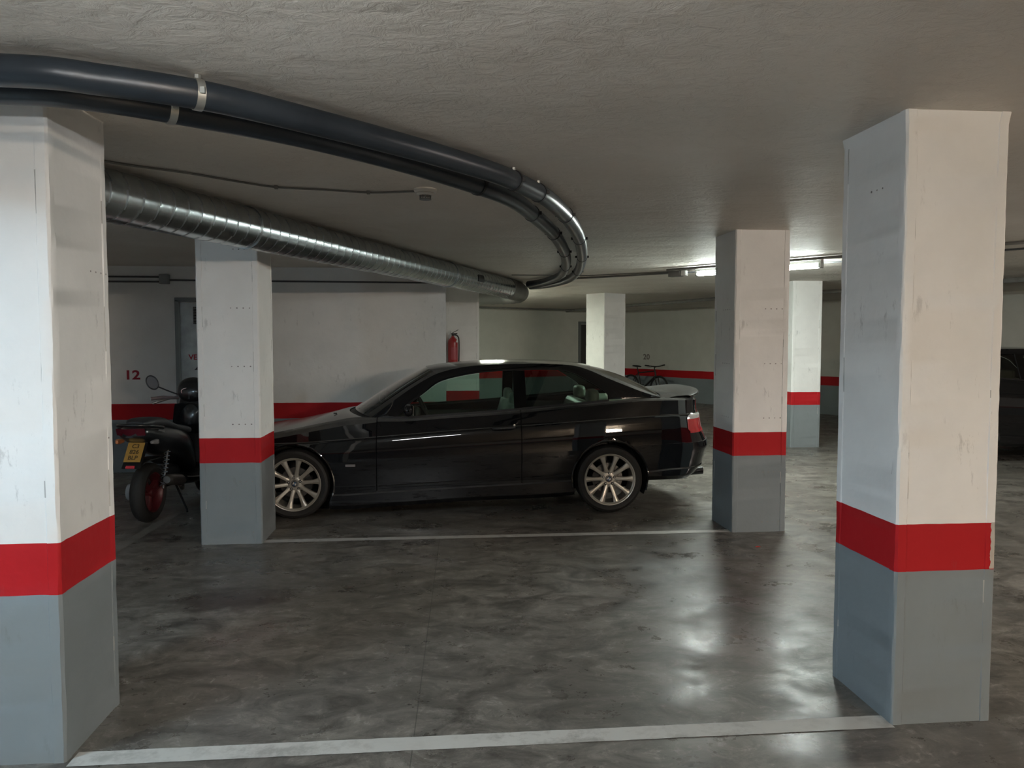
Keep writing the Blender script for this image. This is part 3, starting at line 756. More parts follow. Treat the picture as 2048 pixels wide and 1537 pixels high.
COUPE = dict(
    sf=-.28, sr=3.25, tumble=.42, paint='black_paint',
    tab=dict(
        bottom=[(-.73, .15), (-.45, .13), (-.30, .12), (.33, .064), (.8, .086), (1.4, .118), (2.355, .152), (2.42, .24), (2.75, .268), (3.00, .272), (3.35, .278), (3.5, .30), (3.7, .335)],
        sill=[(-.73, .22), (.33, .205), (.684, .222), (1.41, .257), (2.33, .298), (3.0, .36), (3.7, .43)],
        bump=[(-.73, .54), (-.3, .55), (.4, .50), (2.3, .56), (3.0, .600), (3.7, .635)],
        crease=[(-.73, .632), (-.3, .635), (0, .645), (.667, .690), (1.455, .748), (1.845, .770), (3.127, .850), (3.4, .862), (3.7, .868)],
        belt=[(-.73, .655), (-.6, .672), (-.45, .692), (-.19, .733), (0, .772), (.25, .820), (.49, .855), (.62, .855), (.86, .846), (1.2, .866), (1.72, .899), (1.94, .918), (2.6, .975), (2.8, .994), (3.0, 1.011), (3.3, 1.012), (3.5, 1.006), (3.7, 1.002)],
        drop=[(-.73, .012), (-.4, .028), (-.2, .042), (.5, .05), (.66, .035), (.9, .024), (2.8, .028), (3.1, .022), (3.7, .018)],
        dropin=[(-.73, .04), (.5, .066), (.7, .085), (2.6, .09), (3.05, .068), (3.7, .05)],
        beltin=[(-.73, .09), (-.2, .17), (.5, .18), (.62, .165), (.80, .140), (2.6, .135), (3.0, .125), (3.7, .10)],
        width=[(-.28, .815), (0, .838), (.35, .848), (1.4, .855), (2.35, .855), (2.7, .853), (3.0, .842), (3.25, .825)]),
    tail=[3.50, 3.53, 3.58, 3.655, 3.66, 3.69, 3.715, 3.70, 3.64, 3.625, 3.622, 3.615, 3.61, 3.60, 3.60, 3.595, 3.57],
    nose=[-.62, -.66, -.70, -.74, -.74, -.755, -.76, -.75, -.71, -.70, -.695, -.69, -.685, -.675, -.665, -.655, -.635],
    arches=[(-.045, .300, .335), (2.69, .302, .338)], wheel_r=.297, rim_r=.230, wheelbase=2.70,
    rail=[(.60, .853), (.74, .957), (.90, 1.072), (1.06, 1.172), (1.17, 1.228), (1.30, 1.266), (1.47, 1.295), (1.75, 1.312), (2.05, 1.316), (2.30, 1.309), (2.42, 1.295), (2.53, 1.262), (2.70, 1.188), (2.87, 1.118), (3.00, 1.068), (3.10, 1.036), (3.17, 1.018)],
    dlo=[(.66, .856), (.805, .860), (.93, .965), (1.06, 1.062), (1.20, 1.160), (1.38, 1.208), (1.56, 1.236), (1.87, 1.256), (2.10, 1.260), (2.30, 1.254), (2.40, 1.230), (2.54, 1.155), (2.66, 1.075), (2.692, 1.035), (2.69, 1.000), (2.86, 1.004), (3.05, 1.014)],
    ft=[(.80, .852), (.93, .955), (1.06, 1.052), (1.20, 1.150), (1.38, 1.200), (1.56, 1.229), (1.86, 1.250)],
    qt=[(1.955, 1.252), (2.10, 1.253), (2.30, 1.247), (2.39, 1.225), (2.53, 1.150), (2.655, 1.072), (2.685, 1.02)],
    roof=(1.17, 2.53), roofc=(1.06, 2.63), zc=[(1.0, 1.268), (1.2, 1.305), (1.5, 1.33), (1.95, 1.342), (2.3, 1.335), (2.5, 1.318), (2.64, 1.290)],
    ws_bot=(.60, .40, .895), rw_bot=(3.13, 3.26, 1.035), hood=(-.50, .52), deck=(3.17, None))

def build_car(P, label, loc, rz, full=True):
    S = Shape(P); T = S.T; car = empty('car', loc, rz, label, 'car'); pm = M[P['paint']]
    st = .022; g = .0035; (fa, ra) = P['arches']; fin = ST = P.get('step', .016)
    endR = S.sr+S.cl; endF = S.sf-S.cl
    def grid_panel(name, ua, ub, w0, w1, side, off=0.0, dense=4, arches=(), mat=None, rim=.014, ufun=None):
        wsn = []
        a = w0
        while a < w1-1e-9:
            nx = min(math.floor(a+1e-9)+1, w1)
            for k in range(dense): wsn.append(a+(nx-a)*k/dense)
            a = nx
        wsn.append(w1); us = frange(ua, ub, ST)
        rows = []
        for w_ in wsn:
            r = []
            for i, u in enumerate(us):
                uu = u
                if ufun: uu = ufun(u, w_, i/(len(us)-1))
                r.append(S.pt(uu, w_, off))
            rows.append(r)
        return panel(name, mat or pm, car, rows, arches, side, rim)
    DF, DR = .655, 1.905        # door gaps
    if not full: DF, DR = P['door']
    for side in (1, -1):
        ar = [(fa[0], fa[1], fa[2]), (ra[0], ra[1], ra[2])]
        grid_panel('front_fender', -.36, DF-g, 4.0, 16, side, arches=ar)
        d = grid_panel('door', DF+g, DR-g, 4.0, 16, side)
        grid_panel('rear_quarter', DR+g, S.sr, 4.0, 7.0, side, arches=ar) if False else None
        q = grid_panel('rear_quarter_panel', DR+g, endR, 7.0, 16, side, arches=ar)
        grid_panel('rear_quarter_lower', DR+g, ra[0]-.10, 4.0, 7.0, side, arches=ar, rim=.0)
        sk = grid_panel('side_skirt', fa[0]+.30, ra[0]-.30, 0, 4.0, side, arches=[(fa[0], fa[1], fa[2]), (ra[0], ra[1], ra[2])], rim=.012)
        # headlamp / nose panel
        grid_panel('nose_panel', endF, -.36-g*2, 7.0, 16, side, rim=.01)
        # handle
        if full:
            y = S.pt(1.75, 10.4).y; hz = .768
            m = MB().tube(smooth_path([(1.655, (y-.012), hz-.008), (1.68, y-.030, hz-.004), (1.76, y-.034, hz), (1.82, y-.030, hz+.003), (1.845, y-.012, hz+.005)], 4), .011, 8, flat=1.3)
            h = m.build('door_handle', M['trim_black'], d, smooth=50)
            l = MB().lathe([(0, .014), (.010, .012), (.013, 0)], 14, M=Matrix.Translation((1.838, y-.018, hz+.022)) @ Matrix.Rotation(R(90), 4, 'X')).build('door_lock', M['chrome'], d, smooth=50)
            # side marker
            yy = S.pt(.43, 6.4).y
            mk = MB().box((.435, yy-.002, .458), (.085, .010, .022)).build('side_marker', M['marker'], car, bevel=.003)
            for o_ in (h, l, mk):
                if side < 0:
                    o_.data.transform(Matrix.Scale(-1, 4, (0, 1, 0))); o_.data.flip_normals()
        # arch lips and liners
        for (ax, az, arr) in (fa, ra):
            sgn = -1 if side > 0 else 1
            rows = []
            for i in range(41):
                a = R(-18)+R(216)*i/40
                x_, z_ = ax+cos(a)*arr, az+sin(a)*arr
                # find surface y at this x,z
                best = None
                for wq in [1+k*.25 for k in range(0, 50)]:
                    p = S.pt(x_, wq)
                    if best is None or abs(p.z-z_) < best[0]: best = (abs(p.z-z_), p.y)
                yb = best[1]
                ring = []
                for dr, dy in ((.014, .0005), (.012, -.006), (.004, -.008), (-.004, -.002), (-.006, .02)):
                    ring.append(Vector((ax+cos(a)*(arr+dr), -sgn*0+(yb+dy)*(1 if side > 0 else -1), az+sin(a)*(arr+dr))))
                rows.append(ring)
            MB().grid(rows).build('arch_lip', pm, car, smooth=50)
            rows = []
            for i in range(25):
                a = R(-25)+R(230)*i/24
                rows.append([Vector((ax+cos(a)*(arr+.004), s_*(1 if side > 0 else -1), az+sin(a)*(arr+.004))) for s_ in (-.80, -.50)])
            rows2 = MB().grid(rows); vs = [r[1] for r in rows]; rows2.add(vs+[Vector((ax, vs[0].y, az-.1))], [tuple(range(len(vs)+1))])
            rows2.build('wheel_liner', M['underbody'], car, smooth=50)
    # bumpers (wrap both sides)
    for side in (1, -1):
        grid_panel('rear_bumper', ra[0]+.10, endR, 0, 7.0, side, off=.006, arches=[ra], rim=.0)
        grid_panel('front_bumper', endF, -.10, 0, 7.0, side, off=.004, arches=[fa], rim=.0)
        rows = []
        us = frange(ra[0]+.345, endR, .02)
        for o_, dz in ((.006, 0.0), (-.05, .006)): rows.append([S.pt(u, 7.0, o_)+Vector((0, 0, dz)) for u in us])
        panel('bumper_ledge', pm, car, rows, (), side, 0)
    # hood and deck patches: from ring top to centre line
    def top_patch(name, ua, ub, zcf, mat=pm, gapy=.006, xfun=None, n=22, rim=.010):
        us = frange(ua, ub, .02); rows = []
        half = []
        for u in us:
            p = S.pt(u, 16); r = []
            for k in range(n+1):
                v = k/n; y = (p.y+gapy)*(1-v)
                xx = p.x if not xfun else xfun(p.x, v)
                zc_ = zcf(xx); r.append(Vector((xx, y, lerp(p.z, p.z+(zc_-0), (1-(1-v)**2.4)))))
            half.append(r)
        rows = [r+[Vector((q.x, -q.y, q.z)) for q in reversed(r[:-1])] for r in half]
        return panel(name, mat, car, rows, (), 1, rim)
    h0, h1 = P['hood']
    top_patch('bonnet', endF+.004, h1, pchip([(-.7, .0), (-.4, .008), (.0, .014), (.5, .020)]), xfun=lambda x, v: x-(.17*max(0, (x+.0)/.5)*(1-(1-v)**2)*1.0 if x > 0 else 0))
    dk = P['deck'][0]
    top_patch('boot_lid', dk, endR-.004, pchip([(3.0, .018), (3.4, .022), (3.62, .012)]), xfun=lambda x, v: x+(.11*max(0, (3.45-x)/.28)*(1-(1-v)**2) if x < 3.45 else 0))
    # greenhouse
    rail = pchip(P['rail']); O = P['rail']; D = P['dlo']
    def rail_pt(x): z = rail(x); return Vector((x, S.side_y(x, z), z))
    for side in (1, -1):
        rows = []; K = 64
        fo = [pchip([(i, p[k]) for i, p in enumerate(O)]) for k in (0, 1)]
        fi = [pchip([(i, p[k]) for i, p in enumerate(D)]) for k in (0, 1)]
        for i in range(K*1+1):
            t = i/K*(len(O)-1); a = (fo[0](t), fo[1](t)); b = (fi[0](t), fi[1](t)); r = []
            for k in range(7):
                s_ = k/6; x = lerp(a[0], b[0], s_); z = lerp(a[1], b[1], s_); y = S.side_y(x, z)-.006*sin(pi*s_)
                r.append(Vector((x, y, z)))
            rows.append(r)
        panel('window_frame', pm, car, rows, (), side, .012)
        # belt moulding, B pillar
        rows = [[Vector((x, S.side_y(x, T['belt'](x)+dz)-.004+(.0 if dz > 0 else .0), T['belt'](x)+dz)) for x in frange(.66, 2.70, .03)] for dz in (-.002, .016)]
        panel('belt_seal', M['trim_black'], car, rows, (), side, .008)
        bx0, bx1 = P.get('bp', (1.852, 1.962)); tops = pchip(P['ft']); tq = pchip(P['qt'])
        rows = [[Vector((lerp(bx0, bx1, k/4)-.004*j/8, S.side_y(lerp(bx0, bx1, k/4), lerp(T['belt'](bx0), 1.256 if full else P['dlo'][7][1], j/8))-.001, lerp(T['belt'](bx0), 1.256 if full else P['dlo'][7][1], j/8))) for k in range(5)] for j in range(9)]
        panel('centre_pillar', M['pillar_gloss'], car, rows, (), side, .02)
        for (nm, tf, xa, xb, mt) in (('side_glass', tops, P['ft'][0][0], bx0, M['glass']), ('quarter_glass', tq, bx1, P['qt'][-1][0], M['glass_dark'])):
            rows = []
            for x in frange(xa, xb, .03):
                b_ = T['belt'](x)+.002; t_ = max(tf(x), b_+.001)
                rows.append([Vector((x, S.side_y(x, lerp(b_, t_, k/6))+.010, lerp(b_, t_, k/6))) for k in range(7)])
            panel(nm, mt, car, rows, (), side, 0)
    # roof, windscreen, rear window
    zc = pchip(P['zc']); rows = []
    (r0, r1), (c0, c1) = P['roof'], P['roofc']
    def roof_pt(t, v):   # v -1..1
        av = abs(v); xr = lerp(r0, r1, t); xc = lerp(c0, c1, t); x = lerp(xr, xc, 1-av**2.2)
        e = rail_pt(xr); y = e.y*av; z = e.z+(zc(xc)-e.z)*(1-av**2.6)
        return Vector((x, y if v < 0 else -y, z))
    vs_ = [-1+2*k/28 for k in range(29)]
    rows = [[roof_pt(i/48, v) for v in vs_] for i in range(49)]
    panel('roof', pm, car, rows, (), 1, .0)
    xs_, xcn, zcn = P['ws_bot']; e0 = rail_pt(xs_)
    rows = []
    for i in range(13):
        t = i/12; rr = []
        for v in vs_:
            a = roof_pt(0, v); av = abs(v)
            b = Vector((lerp(xs_, xcn, 1-av**2.2), (e0.y*av)*(1 if v < 0 else -1), lerp(e0.z, zcn, 1-av**2)))
            p = a.lerp(b, t); xr = lerp(r0, xs_, t); ez = rail_pt(xr)
            p.y = ez.y*av*(1 if v < 0 else -1); p.z += (ez.z-(lerp(roof_pt(0, -1).z, e0.z, t)))*av**3
            p += Vector((-.0, 0, .018*sin(pi*t)*(1-av**2))); rr.append(p)
        rows.append(rr)
    panel('windscreen', M['glass'], car, [[q for q in r[2:-2]] for r in rows], (), 1, 0)
    xs2, xc2, zc2 = P['rw_bot']; e1 = rail_pt(xs2)
    rows = []
    for i in range(13):
        t = i/12; rr = []
        for v in vs_:
            a = roof_pt(1, v); av = abs(v)
            b = Vector((lerp(xs2, xc2, 1-av**2.2), (e1.y*av)*(1 if v < 0 else -1), lerp(e1.z, zc2, 1-av**2)))
            p = a.lerp(b, t); xr = lerp(r1, xs2, t); ez = rail_pt(xr); p.y = ez.y*av*(1 if v < 0 else -1)
            p.z += (ez.z-(lerp(roof_pt(1, -1).z, e1.z, t)))*av**3; p += Vector((0, 0, .030*sin(pi*t)*(1-av**2))); rr.append(p)
        rows.append(rr)
    panel('rear_window', M['glass_dark'], car, [[q for q in r[2:-2]] for r in rows], (), 1, 0)
    # frames joining glass edge with pillars
    for nm, rws in (('windscreen_edge', None),): pass
    for k0, k1 in ((0, 2), (26, 28)):
        panel('rear_window_edge', pm, car, [r[k0:k1+1] for r in rows], (), 1, 0)
    rows = []
    for i in range(13):
        t = i/12; rr = []
        for v in vs_:
            a = roof_pt(0, v); av = abs(v)
            b = Vector((lerp(xs_, xcn, 1-av**2.2), (e0.y*av)*(1 if v < 0 else -1), lerp(e0.z, zcn, 1-av**2)))
            p = a.lerp(b, t); xr = lerp(r0, xs_, t); ez = rail_pt(xr)
            p.y = ez.y*av*(1 if v < 0 else -1); p.z += (ez.z-(lerp(roof_pt(0, -1).z, e0.z, t)))*av**3
            rr.append(p)
        rows.append(rr)
    for k0, k1 in ((0, 2), (26, 28)):
        panel('windscreen_edge', pm, car, [r[k0:k1+1] for r in rows], (), 1, 0)
    # cowl between bonnet and windscreen
    rows = []
    for v in vs_:
        av = abs(v); sg = 1 if v < 0 else -1
        a = Vector((lerp(xs_+.03, xcn+.02, 1-av**2.2), e0.y*av*sg, lerp(e0.z, zcn, 1-av**2)+.004-.0*av)); b = Vector((lerp(h1-.01, h1-.17, 1-av**2), (e0.y-.02)*av*sg, lerp(.842, .866, 1-av**2)+P.get('dzh', 0)))
        rows.append([a, a.lerp(b, .5)-Vector((0, 0, .012)), b])
    panel('cowl_panel', M['trim_black'], car, rows, (), 1, 0)
    rows = []
    for v in vs_:
        av = abs(v); sg = 1 if v < 0 else -1
        a = Vector((lerp(xs2-.02, xc2-.02, 1-av**2.2), e1.y*av*sg, lerp(e1.z, zc2, 1-av**2)-.002)); yb = (T['width'](3.2)-T['beltin'](3.2)-.02)*av*-sg
        b = Vector((lerp(dk+.01, dk+.12, 1-av**2.2), -yb, T['belt'](3.2)+.016*(1-av**2.4)-.003))
        rows.append([a, a.lerp(b, .5)-Vector((0, 0, .010)), b])
    panel('rear_scuttle', M['trim_black'], car, rows, (), 1, 0)
    # body floor tub / under body
    xe = P['tail'][6]-.12
    m = MB().box((1.35, 0, .23), (2.0, 1.30, .06)); m.box((-.02, 0, .36), (.95, .96, .30)); m.box((ra[0]+.10, 0, .47), (1.0, .96, .30))
    m.box((ra[0]+.52, 0, .52), (.36, 1.2, .36)); m.build('underbody', M['underbody'], car)
    # wheels
    WR = P['wheel_r']; yw = T['width'](1.4)-.125
    for (ax, rot) in ((fa[0], .11), (ra[0], .0)):
        for side in (-1, 1): spoke_wheel(car, ax, side*yw, P['rim_r'], WR, side, detail=full, rot=rot+(R(0)))
    # interior
    z0 = P.get('dzh', 0)
    m = MB().box((.82, 0, .74+z0), (.34, 1.22, .20)); m.box((.95, 0, .60+z0), (.2, 1.2, .2)); m.build('dashboard', M['dash'], car, bevel=.03)
    for sy in (-.36, .36):
        s_ = seat(car, 1.60, sy); s_.location.z += z0
        headrest(s_, .285, 0, .84-.05)
    # door cards
    for sy in (-1, 1):
        MB().box((1.27, sy*.70, .55), (1.2, .03, .50)).build('door_card', M['dash'], car, bevel=.01)
        MB().box((2.30, sy*.655, .66), (.80, .03, .46)).build('rear_side_trim', M['dash'], car, bevel=.01)
    # steering wheel
    Ms = Matrix.Translation((1.06, -.36 if P.get('lhd', -1) > 0 else .36, .80+z0)) @ Matrix.Rotation(R(62), 4, 'Y')
    stw = MB().tube([Ms @ Vector((.185*cos(a), .185*sin(a), 0)) for a in [2*pi*i/28 for i in range(28)]], .014, 8, closed=True)
    stw.box(Ms @ Vector((0, 0, .0)), (.06, .34, .03), rot=Ms.to_3x3()); stw.build('steering_wheel', M['dash'], car, smooth=50)
    MB().box((1.18, 0, 1.20+z0*.8), (.025, .22, .06)).build('rear_view_mirror', M['dash'], car, bevel=.01)
    # rear bench and shelf
    m = MB().box((2.28, 0, .52+z0), (.50, 1.16, .16)); rb = m.build('rear_bench', M['leather'], car, bevel=.04)
    m = MB(); m.box((2.52, 0, .74+z0), (.14, 1.16, .44), rot=Matrix.Rotation(R(18), 3, 'Y')); m.build('rear_backrest', M['leather'], rb, bevel=.05)
    for sy in (-.34, .34): headrest(rb, 2.62, sy, 1.005+z0, .13, .15, .055)
    MB().box((2.88, 0, .955+z0), (.46, 1.16, .03)).build('parcel_shelf', M['leather'], car, bevel=.008)
    MB().box((2.66, 0, .62), (.03, 1.16, .66)).build('rear_bulkhead', M['underbody'], car)
    MB().box((.56, 0, .55), (.03, 1.2, .50)).build('front_bulkhead', M['underbody'], car)
    # headliner
    rows = [[roof_pt(.04+.92*i/12, v*.94)-Vector((0, 0, .028)) for v in vs_] for i in range(13)]
    MB().grid(rows).build('headliner', simple('headliner_cloth_%d' % int(full), (.10, .06, .05), .9), car, smooth=60)
    # mirrors
    for sy in (-1, 1):
        yb = S.side_y(.9, .9)
        rows = []
        for i in range(9):
            a = -pi/2+pi*i/8; k = max(cos(a), .02)**.5
            yy = lerp(.03, .19, (sin(a)+1)/2)
            rows.append([Vector((.93+P.get('mx', 0)+(.045*k)*cos(b), sy*(-yb+yy), .925+z0+.058*k*sin(b))) for b in [2*pi*j/16 for j in range(17)]])
        mh = MB().grid(rows); mh.box((.92+P.get('mx', 0), sy*(-yb+.015), .895+z0), (.05, .08, .03)); mh = mh.build('door_mirror', pm if full else M['trim_black'], car, smooth=50)
        MB().box((.972+P.get('mx', 0), sy*(-yb+.11), .925+z0), (.006, .13, .085)).build('mirror_glass', M['mirror_glass'], mh)
    return car, S

def finish_coupe(car, S):
    pm = M['black_paint']; endR = S.sr+S.cl
    # tail lamps wrapping the rear corner
    for side in (1, -1):
        us = frange(3.315, 3.60, .012)
        for nm, wa, wb, mt in (('tail_lamp', 7.72, 8.95, M['red_lens']), ('tail_lamp_indicator', 8.95, 11.2, M['clear_lens'])):
            rows = []
            for k in range(9):
                w_ = lerp(wa, wb, k/8)
                sh = (0 if nm == 'tail_lamp' else .035*(k/8)**2)+(.012 if nm == 'tail_lamp' and k < 2 else 0)
                rows.append([S.pt(lerp(3.315+.0*k+sh, 3.60, i/(len(us)-1)), w_, .007) for i in range(len(us))])
            panel(nm, mt, car, rows, (), side, .008)
    # rear lip spoiler across the boot lid
    rows = []
    N = 40
    deckz = lambda y: 1.006+.016*(1-(abs(y)/.72)**2.4)
    for i in range(N+1):
        v = -1+2*i/N; y = .705*v
        xr = S.sr+.345*max(0, 1-(abs(y)/.738)**SPN)**(1/SPN); zr = deckz(y)
        lift = .050*(.30+.70*(1-abs(v)**3.5))
        prof = [(xr-.205-.02*(1-v*v), zr-.006), (xr-.15, zr+.010+lift*.18), (xr-.09, zr+.012+lift*.50), (xr-.02, zr+.012+lift*.86), (xr+.030, zr+.010+lift), (xr+.040, zr+.002+lift), (xr+.026, zr-.004+lift*.8), (xr-.005, zr-.004)]
        rows.append([Vector((a, y*(1 if k < 4 else 1), b)) for k, (a, b) in enumerate(prof)])
    sp = MB().grid(rows).build('rear_spoiler', pm, car, smooth=40)
    # number plate recess, exhaust tips, sill
    ex = MB().tube([(3.30, -.42, .265), (3.50, -.42, .285), (3.665, -.42, .300)], [.030, .034, .036], 20, cap=False)
    ex.tube([(3.665, -.42, .300), (3.655, -.42, .300), (3.45, -.42, .28)], [.036, .031, .030], 20, cap=False)
    ex.build('exhaust_tip', M['exhaust'], car, smooth=40)
    MB().tube([(2.95, -.36, .30), (3.40, -.36, .30)], .095, 20, flat=.75).build('silencer', M['underbody'], car, smooth=40)
    MB().box((3.725, 0, .47), (.012, .50, .11)).build('number_plate', M['badge_white'], car)
    for side in (1, -1):
        us = frange(-.705, -.40, .012)
        rows = [[S.pt(u, lerp(7.5, 9.9, k/6), .006) for u in us] for k in range(7)]
        panel('head_lamp', M['head_lens'], car, rows, (), side, .008)
        us = frange(-.7285, -.7105, .002)
        rows = [[S.pt(u, lerp(7.4, 10.2, k/8), .007) for u in us] for k in range(9)]
        kg = panel('front_grille', M['trim_black'], car, rows, (), side, .008)
        rows = [[S.pt(u, w_, .011) for u in us] for w_ in (10.0, 10.4)]; panel('grille_surround', M['chrome'], kg, rows, (), side, .004)
    # washer nozzle and wiper
    MB().tube([(.46, -.30, .898), (.50, -.10, .912), (.50, .25, .914)], .008, 8).build('wiper_arm', M['trim_black'], car)
    MB().box((.24, -.30, .858), (.03, .015, .008)).build('washer_nozzle', M['trim_black'], car)
    # door side moulding
    for side in (1, -1):
        for (a, b) in ((.39, .64), (.67, 1.89), (1.92, 2.335)):
            us = frange(a, b, .05)
            rows = [[S.pt(u, 4.32, .001) for u in us], [S.pt(u, 4.36, .005) for u in us], [S.pt(u, 4.62, .005) for u in us], [S.pt(u, 4.68, .001) for u in us]]
            panel('sill_moulding', pm, car, rows, (), side, 0)

coupe, S1 = build_car(COUPE, 'glossy black two-door coupe with silver ten-spoke wheels and boot lip spoiler', (-1.217, 7.462, 0), 0)
finish_coupe(coupe, S1)
import copy
HB = copy.deepcopy(COUPE); HB['paint'] = 'dark_green_paint'; HB['dzh'] = .10; HB['step'] = .03
sx = .90
HB['tab'] = {k: [(x*(1 if x < 1 else 1), (v+(.10 if k == 'belt' else .06 if k == 'crease' else .04 if k in ('bump', 'bottom', 'sill') else 0))) for x, v in t] for k, t in HB['tab'].items()}
HB['rail'] = [(.50, .953), (.66, 1.06), (.84, 1.18), (1.02, 1.29), (1.15, 1.35), (1.30, 1.388), (1.47, 1.41), (1.75, 1.425), (2.05, 1.425), (2.30, 1.418), (2.5, 1.40), (2.62, 1.375), (2.76, 1.32), (2.90, 1.25), (3.00, 1.19), (3.08, 1.14), (3.12, 1.11)]
HB['dlo'] = [(.56, .958), (.70, .962), (.86, 1.07), (1.00, 1.17), (1.15, 1.27), (1.36, 1.33), (1.56, 1.35), (1.87, 1.36), (2.10, 1.36), (2.30, 1.352), (2.40, 1.33), (2.54, 1.27), (2.66, 1.19), (2.70, 1.14), (2.71, 1.09), (2.84, 1.10), (3.0, 1.11)]
HB['ft'] = [(.70, .955), (.86, 1.06), (1.00, 1.16), (1.15, 1.26), (1.36, 1.322), (1.56, 1.343), (1.86, 1.354)]
HB['qt'] = [(1.955, 1.354), (2.10, 1.354), (2.30, 1.346), (2.39, 1.325), (2.53, 1.265), (2.655, 1.185), (2.70, 1.12)]
HB['roof'] = (1.15, 2.62); HB['roofc'] = (1.02, 2.72); HB['zc'] = [(.95, 1.38), (1.2, 1.42), (1.5, 1.445), (1.95, 1.455), (2.3, 1.45), (2.6, 1.42), (2.8, 1.38)]
HB['ws_bot'] = (.50, .28, .985); HB['rw_bot'] = (3.06, 3.2, 1.13); HB['door'] = (.66, 1.90); HB['wheel_r'] = .30; HB['rim_r'] = .20; HB['mx'] = -.08
HB['arches'] = [(0, .32, .34), (2.69, .32, .34)]
hatch, S2 = build_car(HB, 'dark car behind the nearest right pillar, windows showing at the right picture edge', (9.35, 9.93, 0), R(180), full=False)
hatch.scale = (1.0, 1.0, 1.0)

# ------------------------------------------------------------------ scooter and bicycle
def loft(secs, n=24, ex=.75, close=True):
    """secs: (x, yc, zc, half width, half height) -> closed rounded body along x"""
    fx = [pchip([(i, s_[k]) for i, s_ in enumerate(secs)]) for k in range(5)]; K = (len(secs)-1)*5; rows = []
    for i in range(K+1):
        t = i/K*(len(secs)-1); x, yc, zc_, hw, hh = [f(t) for f in fx]; r = []
        for j in range(n+1):
            a = 2*pi*j/n; c_, s_ = cos(a), sin(a)
            r.append(Vector((x, yc+hw*(abs(c_)**ex)*(1 if c_ > 0 else -1), zc_+hh*(abs(s_)**ex)*(1 if s_ > 0 else -1))))
        rows.append(r)
    m = MB(); c0 = sum((q for q in rows[0][:-1]), Vector())/n; c1 = sum((q for q in rows[-1][:-1]), Vector())/n
    m.grid([[c0]*(n+1)]+rows+[[c1]*(n+1)]); return m
scooter = empty('scooter', (-2.46, 6.66, 0), R(85), 'black scooter with yellow rear plate parked behind the left middle pillar', 'scooter')
sc = empty('lean', (0, 0, 0)); bpy.data.objects.remove(sc)
def scoot_wheel(x, nm):
    wv = empty(nm, (x, 0, .25)); wv.parent = scooter; A = Matrix.Rotation(R(90), 4, 'X')
    MB().lathe([(.160, -.045), (.178, -.056), (.205, -.062), (.232, -.048), (.246, -.022), (.250, 0), (.246, .022), (.232, .048), (.205, .062), (.178, .056), (.160, .045)], 48, M=A).build('tyre', M['tyre'], wv, smooth=40)
    m = MB().lathe([(.168, -.050), (.160, -.048), (.150, -.030), (.146, 0), (.150, .030), (.160, .048), (.168, .050)], 48, M=A)
    for k in range(3):
        a = 2*pi*k/3+.3; rows = []
        for i in range(5):
            r = lerp(.03, .155, i/4); hw = lerp(.026, .040, (i/4)**2)
            rows.append([A @ Vector((r*cos(a)-cx*hw*sin(a), r*sin(a)+cx*hw*cos(a), zz)) for cx, zz in ((-1, -.02), (-1, .02), (-.4, .034), (.4, .034), (1, .02), (1, -.02), (.4, -.034), (-.4, -.034), (-1, -.02))])
        m.grid(rows)
    m.lathe([(.0, .045), (.035, .045), (.04, .03), (.04, -.03), (.035, -.045), (0, -.045)], 24, M=A)
    m.build('rim', M['scoot_red'], wv, smooth=40)
    return wv
scoot_wheel(0, 'rear_wheel'); fw = scoot_wheel(1.27, 'front_wheel')
MB().lathe([(.05, -.052), (.10, -.052), (.10, -.057), (.05, -.057)], 32, M=Matrix.Rotation(R(90), 4, 'X')).build('brake_disc', M['disc'], fw, smooth=30)
loft([(-.30, 0, .775, .05, .03), (-.24, 0, .775, .115, .055), (-.10, 0, .745, .135, .085), (.10, 0, .69, .15, .13), (.35, 0, .63, .155, .15), (.58, 0, .53, .14, .17), (.70, 0, .42, .12, .12), (.74, 0, .36, .08, .05)]).build('tail_body', M['scoot_black'], scooter, smooth=50)
loft([(-.20, 0, .845, .07, .02), (-.10, 0, .850, .115, .038), (.10, 0, .835, .125, .042), (.22, 0, .800, .13, .035), (.30, 0, .775, .135, .030), (.50, 0, .735, .13, .035), (.66, 0, .705, .10, .035), (.72, 0, .69, .06, .02)]).build('seat', M['scoot_seat'], scooter, smooth=50)
m = MB().tube(smooth_path([(-.02, -.145, .80), (-.22, -.13, .835), (-.29, 0, .845), (-.22, .13, .835), (-.02, .145, .80)], 6), .014, 10); m.build('grab_rail', M['scoot_black'], scooter, smooth=50)
rows = [[Vector((-.300+.035*abs(v)**2-.01*k, .115*v, .790+.028*(k-1))) for v in [-1+2*i/12 for i in range(13)]] for k in (0, 1, 2)]
MB().grid(rows+[[q+Vector((.05, 0, 0)) for q in rows[2]]]).build('tail_light', simple('scooter_tail_light', (.09, .006, .014), .2), scooter, smooth=60)
for sy in (-1, 1):
    loft([(-.22, sy*.14, .70, .01, .012), (-.17, sy*.155, .70, .022, .022), (-.12, sy*.14, .70, .012, .014)]).build('turn_signal', M['marker'] if sy < 0 else M['orange'], scooter, smooth=60)
